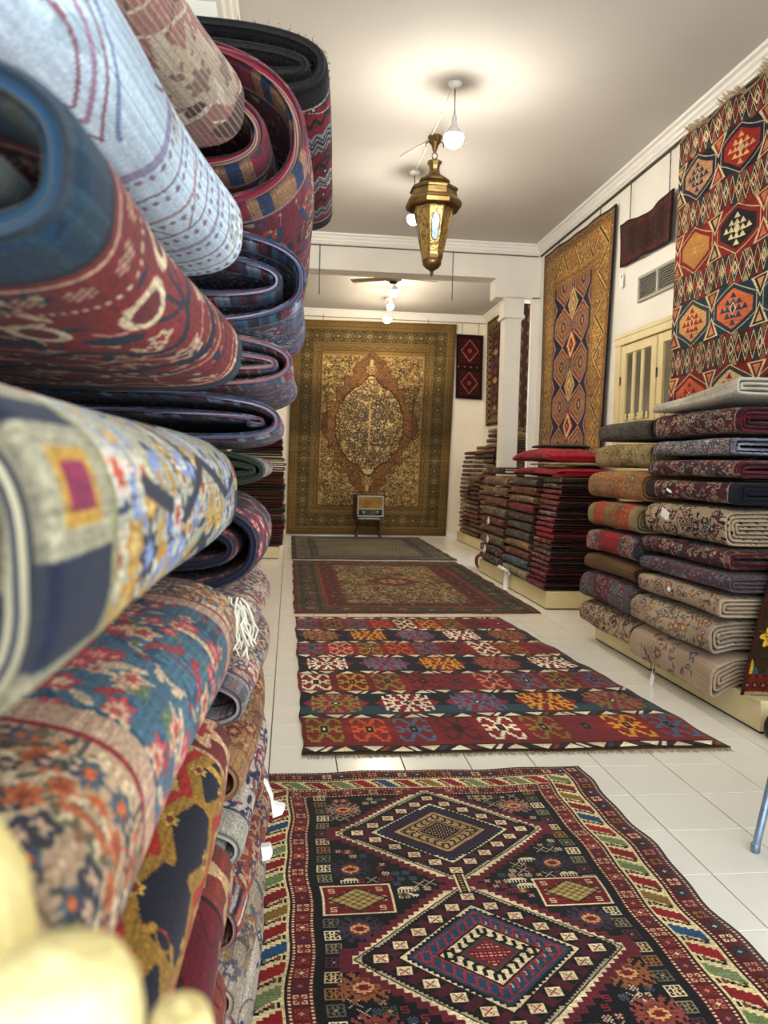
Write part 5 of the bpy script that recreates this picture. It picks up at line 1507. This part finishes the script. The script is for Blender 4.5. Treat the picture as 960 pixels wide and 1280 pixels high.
# ------------------------------------------------------------------ radio on its stool
st = empty('stool', (1.40, 14.12, .021))
tag(st, 'low dark wooden stool under the old radio', 'stool')
MB().box((-.2, -.14, .30), (.2, .14, .335), .008).build('seat', M_wood, st)
MB().box((-.19, -.15, .345 - .012), (.19, -.138, .352), .003).build('front_strip', M_silver, st)
for sx in (-1, 1):
    for sy in (-1, 1):
        MB().tube([(sx * .215, sy * .13, .0), (sx * .165, sy * .10, .305)], [.016, .024], 10).build('leg', M_wood, st)
rd = empty('radio', (1.40, 14.12, .376), math.radians(7))
tag(rd, 'old table radio with a tan speaker cloth on a low stool', 'radio')
MB().box((-.25, -.14, 0), (.25, .16, .40), .02).build('cabinet', M_wood, rd)
fm = MB()
for lo, hi in (((-.235, -.156, .02), (.235, -.135, .04)), ((-.235, -.156, .37), (.235, -.135, .39)), ((-.235, -.156, .02), (-.215, -.135, .39)), ((.215, -.156, .02), (.235, -.135, .39)), ((-.215, -.154, .15), (.215, -.138, .165))):
    fm.box(lo, hi, .003)
fm.build('trim_frame', M_silver, rd)
M_cloth = pmat('speaker_cloth', '9c7038', .9, var=.35, scale=5, bump=.4, bscale=150, hex2='b58a48')
MB().box((-.215, -.148, .165), (.215, -.138, .37)).build('speaker_cloth', M_cloth, rd)
M_dial = pmat('dial_glass', '3a3f24', .15, var=.3, scale=8)
MB().box((-.1, -.149, .05), (.1, -.138, .14)).build('dial', M_dial, rd)
MB().box((-.215, -.147, .04), (.215, -.138, .15)).build('front_panel', M_black, rd)
for x in (-.17, -.125, .125, .17):
    q = MB().lathe([(.026, 0), (.026, .012), (.02, .03), (.006, .032)], (0, 0, 0), 16).build('knob', M_black if abs(x) > .15 else M_silver, rd)
    q.location = (x, -.148, .095); q.rotation_euler = (PI / 2, 0, 0)

# ------------------------------------------------------------------ bulbs on their flexes
def bulb(label, x, y, zc, zb, r_=.062, lit=True):
    o = empty('pendant_bulb', (x, y, zc))
    tag(o, label, 'light bulb')
    MB().lathe([(.052, 0), (.052, -.012), (.04, -.03), (.012, -.036)], (0, 0, 0), 24).build('ceiling_rose', M_white, o)
    d = zb - zc
    MB().tube([(0, 0, -.03), (.002, 0, d / 2), (0, 0, d + r_ + .085)], .004, 8).build('flex', M_wire, o)
    MB().lathe([(.012, d + r_ + .10), (.019, d + r_ + .085), (.02, d + r_ + .03), (.017, d + r_ + .02)], (0, 0, 0), 16).build('socket', M_white, o)
    MB().lathe([(.017, d + r_ + .035), (.03, d + r_ + .01), (r_ * .8, d + r_ * .72), (r_ * .97, d + r_ * .4), (r_ * 1.0, d + r_ * .30), (r_ * .95, d + r_ * .28)], (0, 0, 0), 24).build('bulb_collar', M_white, o)
    g = MB().lathe([(r_ * .94, d + r_ * .29)] + [(r_ * math.cos(a), d + r_ * math.sin(a)) for a in np.linspace(.26, -PI / 2 + .05, 12)], (0, 0, 0), 24).build('bulb_globe', M_bulb2 if zc == ZC2 else M_bulb, o)
    return o
bulb('lit round bulb nearest the camera, above the brass lantern', 1.153, 5.92, ZC, 3.705, .07)
bulb('lit bulb half hidden behind the brass lantern', 1.135, 7.72, ZC, 3.665, .06)
bulb('lit bulb beside the ceiling fan in the back room', 1.47, 11.75, ZC2, 3.83, .065)
bulb('lit bulb lowest in front of the huge gold carpet', 1.56, 13.3, ZC2, 3.72, .062)
bulb('small lit bulb between the fan and the back wall', 1.51, 12.5, ZC2, 3.77, .05)
for nm, pts in (('trim_1', [(1.153, 5.95, ZC - .006), (1.135, 7.72, ZC - .006)]), ('trim_2', [(1.17, 6.9, ZC - .006), (.95, 7.35, ZC - .006)]), ('trim_3', [(1.44, 10.3, ZC2 - .006), (1.47, 11.7, ZC2 - .006), (1.56, 13.3, ZC2 - .006)])):
    MB().tube(pts, .009, 6).build(nm, M_white)['kind'] = 'structure'

# ------------------------------------------------------------------ brass lantern
LX, LY = 1.178, 6.87
ln = empty('lantern', (LX, LY, ZC))
tag(ln, 'eight-sided pierced brass lantern hanging from the front ceiling', 'lantern')
MB().lathe([(.055, 0), (.062, -.015), (.05, -.04), (.055, -.05), (.03, -.075), (.018, -.12), (.008, -.14)], (0, 0, 0), 20).build('ceiling_mount', M_brass_d, ln)
for k in range(3):
    a = k * 2.1 + .4
    MB().tube([(.05 * math.cos(a), .05 * math.sin(a), -.03), (.085 * math.cos(a), .085 * math.sin(a), -.045), (.085 * math.cos(a), .085 * math.sin(a), -.075)], .006, 8).build('mount_hook', M_brass_d, ln)
MB().tube([(.022 * math.cos(a), 0, -.165 + .026 * math.sin(a)) for a in np.linspace(0, 2 * PI, 15)], .005, 8, False).build('ring', M_brass_d, ln)
MB().tube([(0, 0, -.19), (0, 0, -.215)], .006).build('hook', M_brass_d, ln)
rt = PI / 8
MB().lathe([(.062, -.212), (.066, -.222), (.048, -.25), (.043, -.28), (.05, -.31), (.075, -.335)], (0, 0, 0), 8, False, rt).build('crown', M_brass, ln)
MB().lathe([(.078, -.333), (.135, -.375), (.14, -.395), (.128, -.40), (.20, -.44), (.21, -.452), (.208, -.466), (.195, -.47)], (0, 0, 0), 8, False, rt).build('roof', M_brass_d, ln)
MB().lathe([(.195, -.468), (.205, -.52), (.232, -.545), (.240, -.565), (.238, -.592), (.222, -.61), (.17, -.612)], (0, 0, 0), 8, False, rt).build('gallery', M_brass, ln)
MB().lathe([(.232, -.548), (.246, -.57), (.243, -.60), (.228, -.612)], (0, 0, 0), 8, False, rt).build('rim', M_brass_d, ln)
for k in range(8):                                             # eight tapering panels, the facets with lancet windows
    a0, a1 = rt + k * PI / 4, rt + (k + 1) * PI / 4
    zt, zb2, rt_, rb_ = -.61, -1.00, .172, .088
    V = []
    for z, rr_ in ((zt, rt_), (zb2, rb_)):
        for a in (a0, a1):
            V.append((rr_ * math.cos(a), rr_ * math.sin(a), z))
    for z, rr_ in ((zt, rt_ - .006), (zb2, rb_ - .006)):
        for a in (a0, a1): V.append((rr_ * math.cos(a), rr_ * math.sin(a), z))
    pn = mesh_obj('panel', V, [(0, 1, 3, 2), (4, 6, 7, 5), (0, 4, 5, 1), (2, 3, 7, 6), (0, 2, 6, 4), (1, 5, 7, 3)], M_brass_p, ln)
    MB().tube([V[0], V[2]], .006, 6).build('rib', M_brass, ln)
    # lancet window proud of the panel
    am = (a0 + a1) / 2
    ca, sa = math.cos(am), math.sin(am)
    ap = math.cos(PI / 8)
    def onp(s, t):                                             # s across, t from bottom (0) to top (1)
        rr_ = (rb_ + (rt_ - rb_) * t) * ap + .003
        return (rr_ * ca - s * sa, rr_ * sa + s * ca, zb2 + (zt - zb2) * t)
    if k % 2 == 1:
        sh = [(-.026, .34), (0, .27), (.026, .34), (.036, .68), (.022, .79), (0, .87), (-.022, .79), (-.036, .68)]
        V = [onp(s, t) for s, t in sh]
        mesh_obj('lancet_window', V, [tuple(range(8))], M_lglass, pn)
        MB().tube(V + V[:1], .004, 6).build('lancet_frame', M_brass_d, pn)
MB().lathe([(.092, -.985), (.095, -1.0), (.09, -1.03), (.082, -1.045)], (0, 0, 0), 8, False, rt).build('collar', M_brass, ln)
MB().lathe([(.084, -1.043), (.08, -1.075), (.055, -1.105), (.025, -1.122), (.014, -1.135), (.016, -1.145), (.004, -1.175)], (0, 0, 0), 16).build('finial', M_brass_d, ln)

# ------------------------------------------------------------------ ceiling fan in the back room
fn = empty('ceiling_fan', (1.36, 11.0, ZC2))
tag(fn, 'ceiling fan with three blades in the back room', 'ceiling fan')
MB().lathe([(.05, 0), (.05, -.03), (.015, -.045), (.015, -.16)], (0, 0, 0), 16).build('rod', M_white, fn)
MB().lathe([(.03, -.15), (.11, -.17), (.12, -.20), (.11, -.235), (.06, -.25)], (0, 0, 0), 20).build('motor', M_fan, fn)
MB().lathe([(.06, -.248), (.05, -.275), (.02, -.285)], (0, 0, 0), 16).build('cap', M_black, fn)
for k, a in enumerate((.12, 2.65, 4.35)):
    Mx = Matrix.Rotation(a, 4, 'Z') @ Matrix.Translation((0, 0, -.205)) @ Matrix.Rotation(.16, 4, 'X')
    MB().box((.1, -.06, -.004), (.62, .06, .004), .002, Mx).build('blade', M_fan if k < 2 else M_wood, fn)  # last blade darker: the shade on it is put into its colour

# ------------------------------------------------------------------ steel chair at the right edge
ch = empty('metal_chair', (1.92, 2.1, 0))
tag(ch, 'blue-grey steel tube chair cut off by the right frame edge', 'chair')
def leg(p, q, nm='leg'):
    o = MB().tube([p, q], .0135, 12).build(nm, M_steel, ch)
    if p[2] < .1: MB().lathe([(.014, 0), (.016, .004), (.016, .03), (.013, .034)], (p[0], p[1], 0), 12).build('rubber_foot', M_steel, o)
    return o
leg((-.305, .415, .012), (-.235, .395, .46)); leg((-.30, .0, .012), (-.235, .02, .46))
leg((.25, 0, .012), (.20, .02, .46)); leg((.25, .42, .012), (.20, .395, .46))
MB().tube([(-.27, .40, .20), (.225, .40, .20)], .009, 10).build('stretcher', M_steel, ch)
MB().tube([(-.265, .40, .25), (-.265, .02, .25)], .009, 10).build('stretcher', M_steel, ch)
MB().box((-.235, -.0, .45), (.21, .40, .485), .012).build('seat', M_black, ch)
leg((.20, .395, .48), (.25, .41, .9), 'back_post'); leg((.20, .02, .48), (.25, .01, .9), 'back_post')
MB().box((.225, .0, .65), (.25, .41, .9), .01).build('backrest', M_black, ch)

# round black caster by the plinth, cut by the frame edge
cw = empty('caster_wheel', (2.375, 3.58, .075))
tag(cw, 'round black wheel on the floor by the near plinth, cut by the right edge', 'wheel')
M_rub = pmat('black_rubber', '0e0f14', .35)
q = MB().lathe([(.035, -.02), (.06, -.022), (.073, -.012), (.075, 0), (.073, .012), (.06, .022), (.035, .02)], (0, 0, 0), 28).build('tyre', M_rub, cw)
q.rotation_euler = (PI / 2, 0, .3)
q = MB().lathe([(.012, -.028), (.03, -.024), (.034, 0), (.03, .024), (.012, .028)], (0, 0, 0), 20).build('hub', M_steel, cw)
q.rotation_euler = (PI / 2, 0, .3)
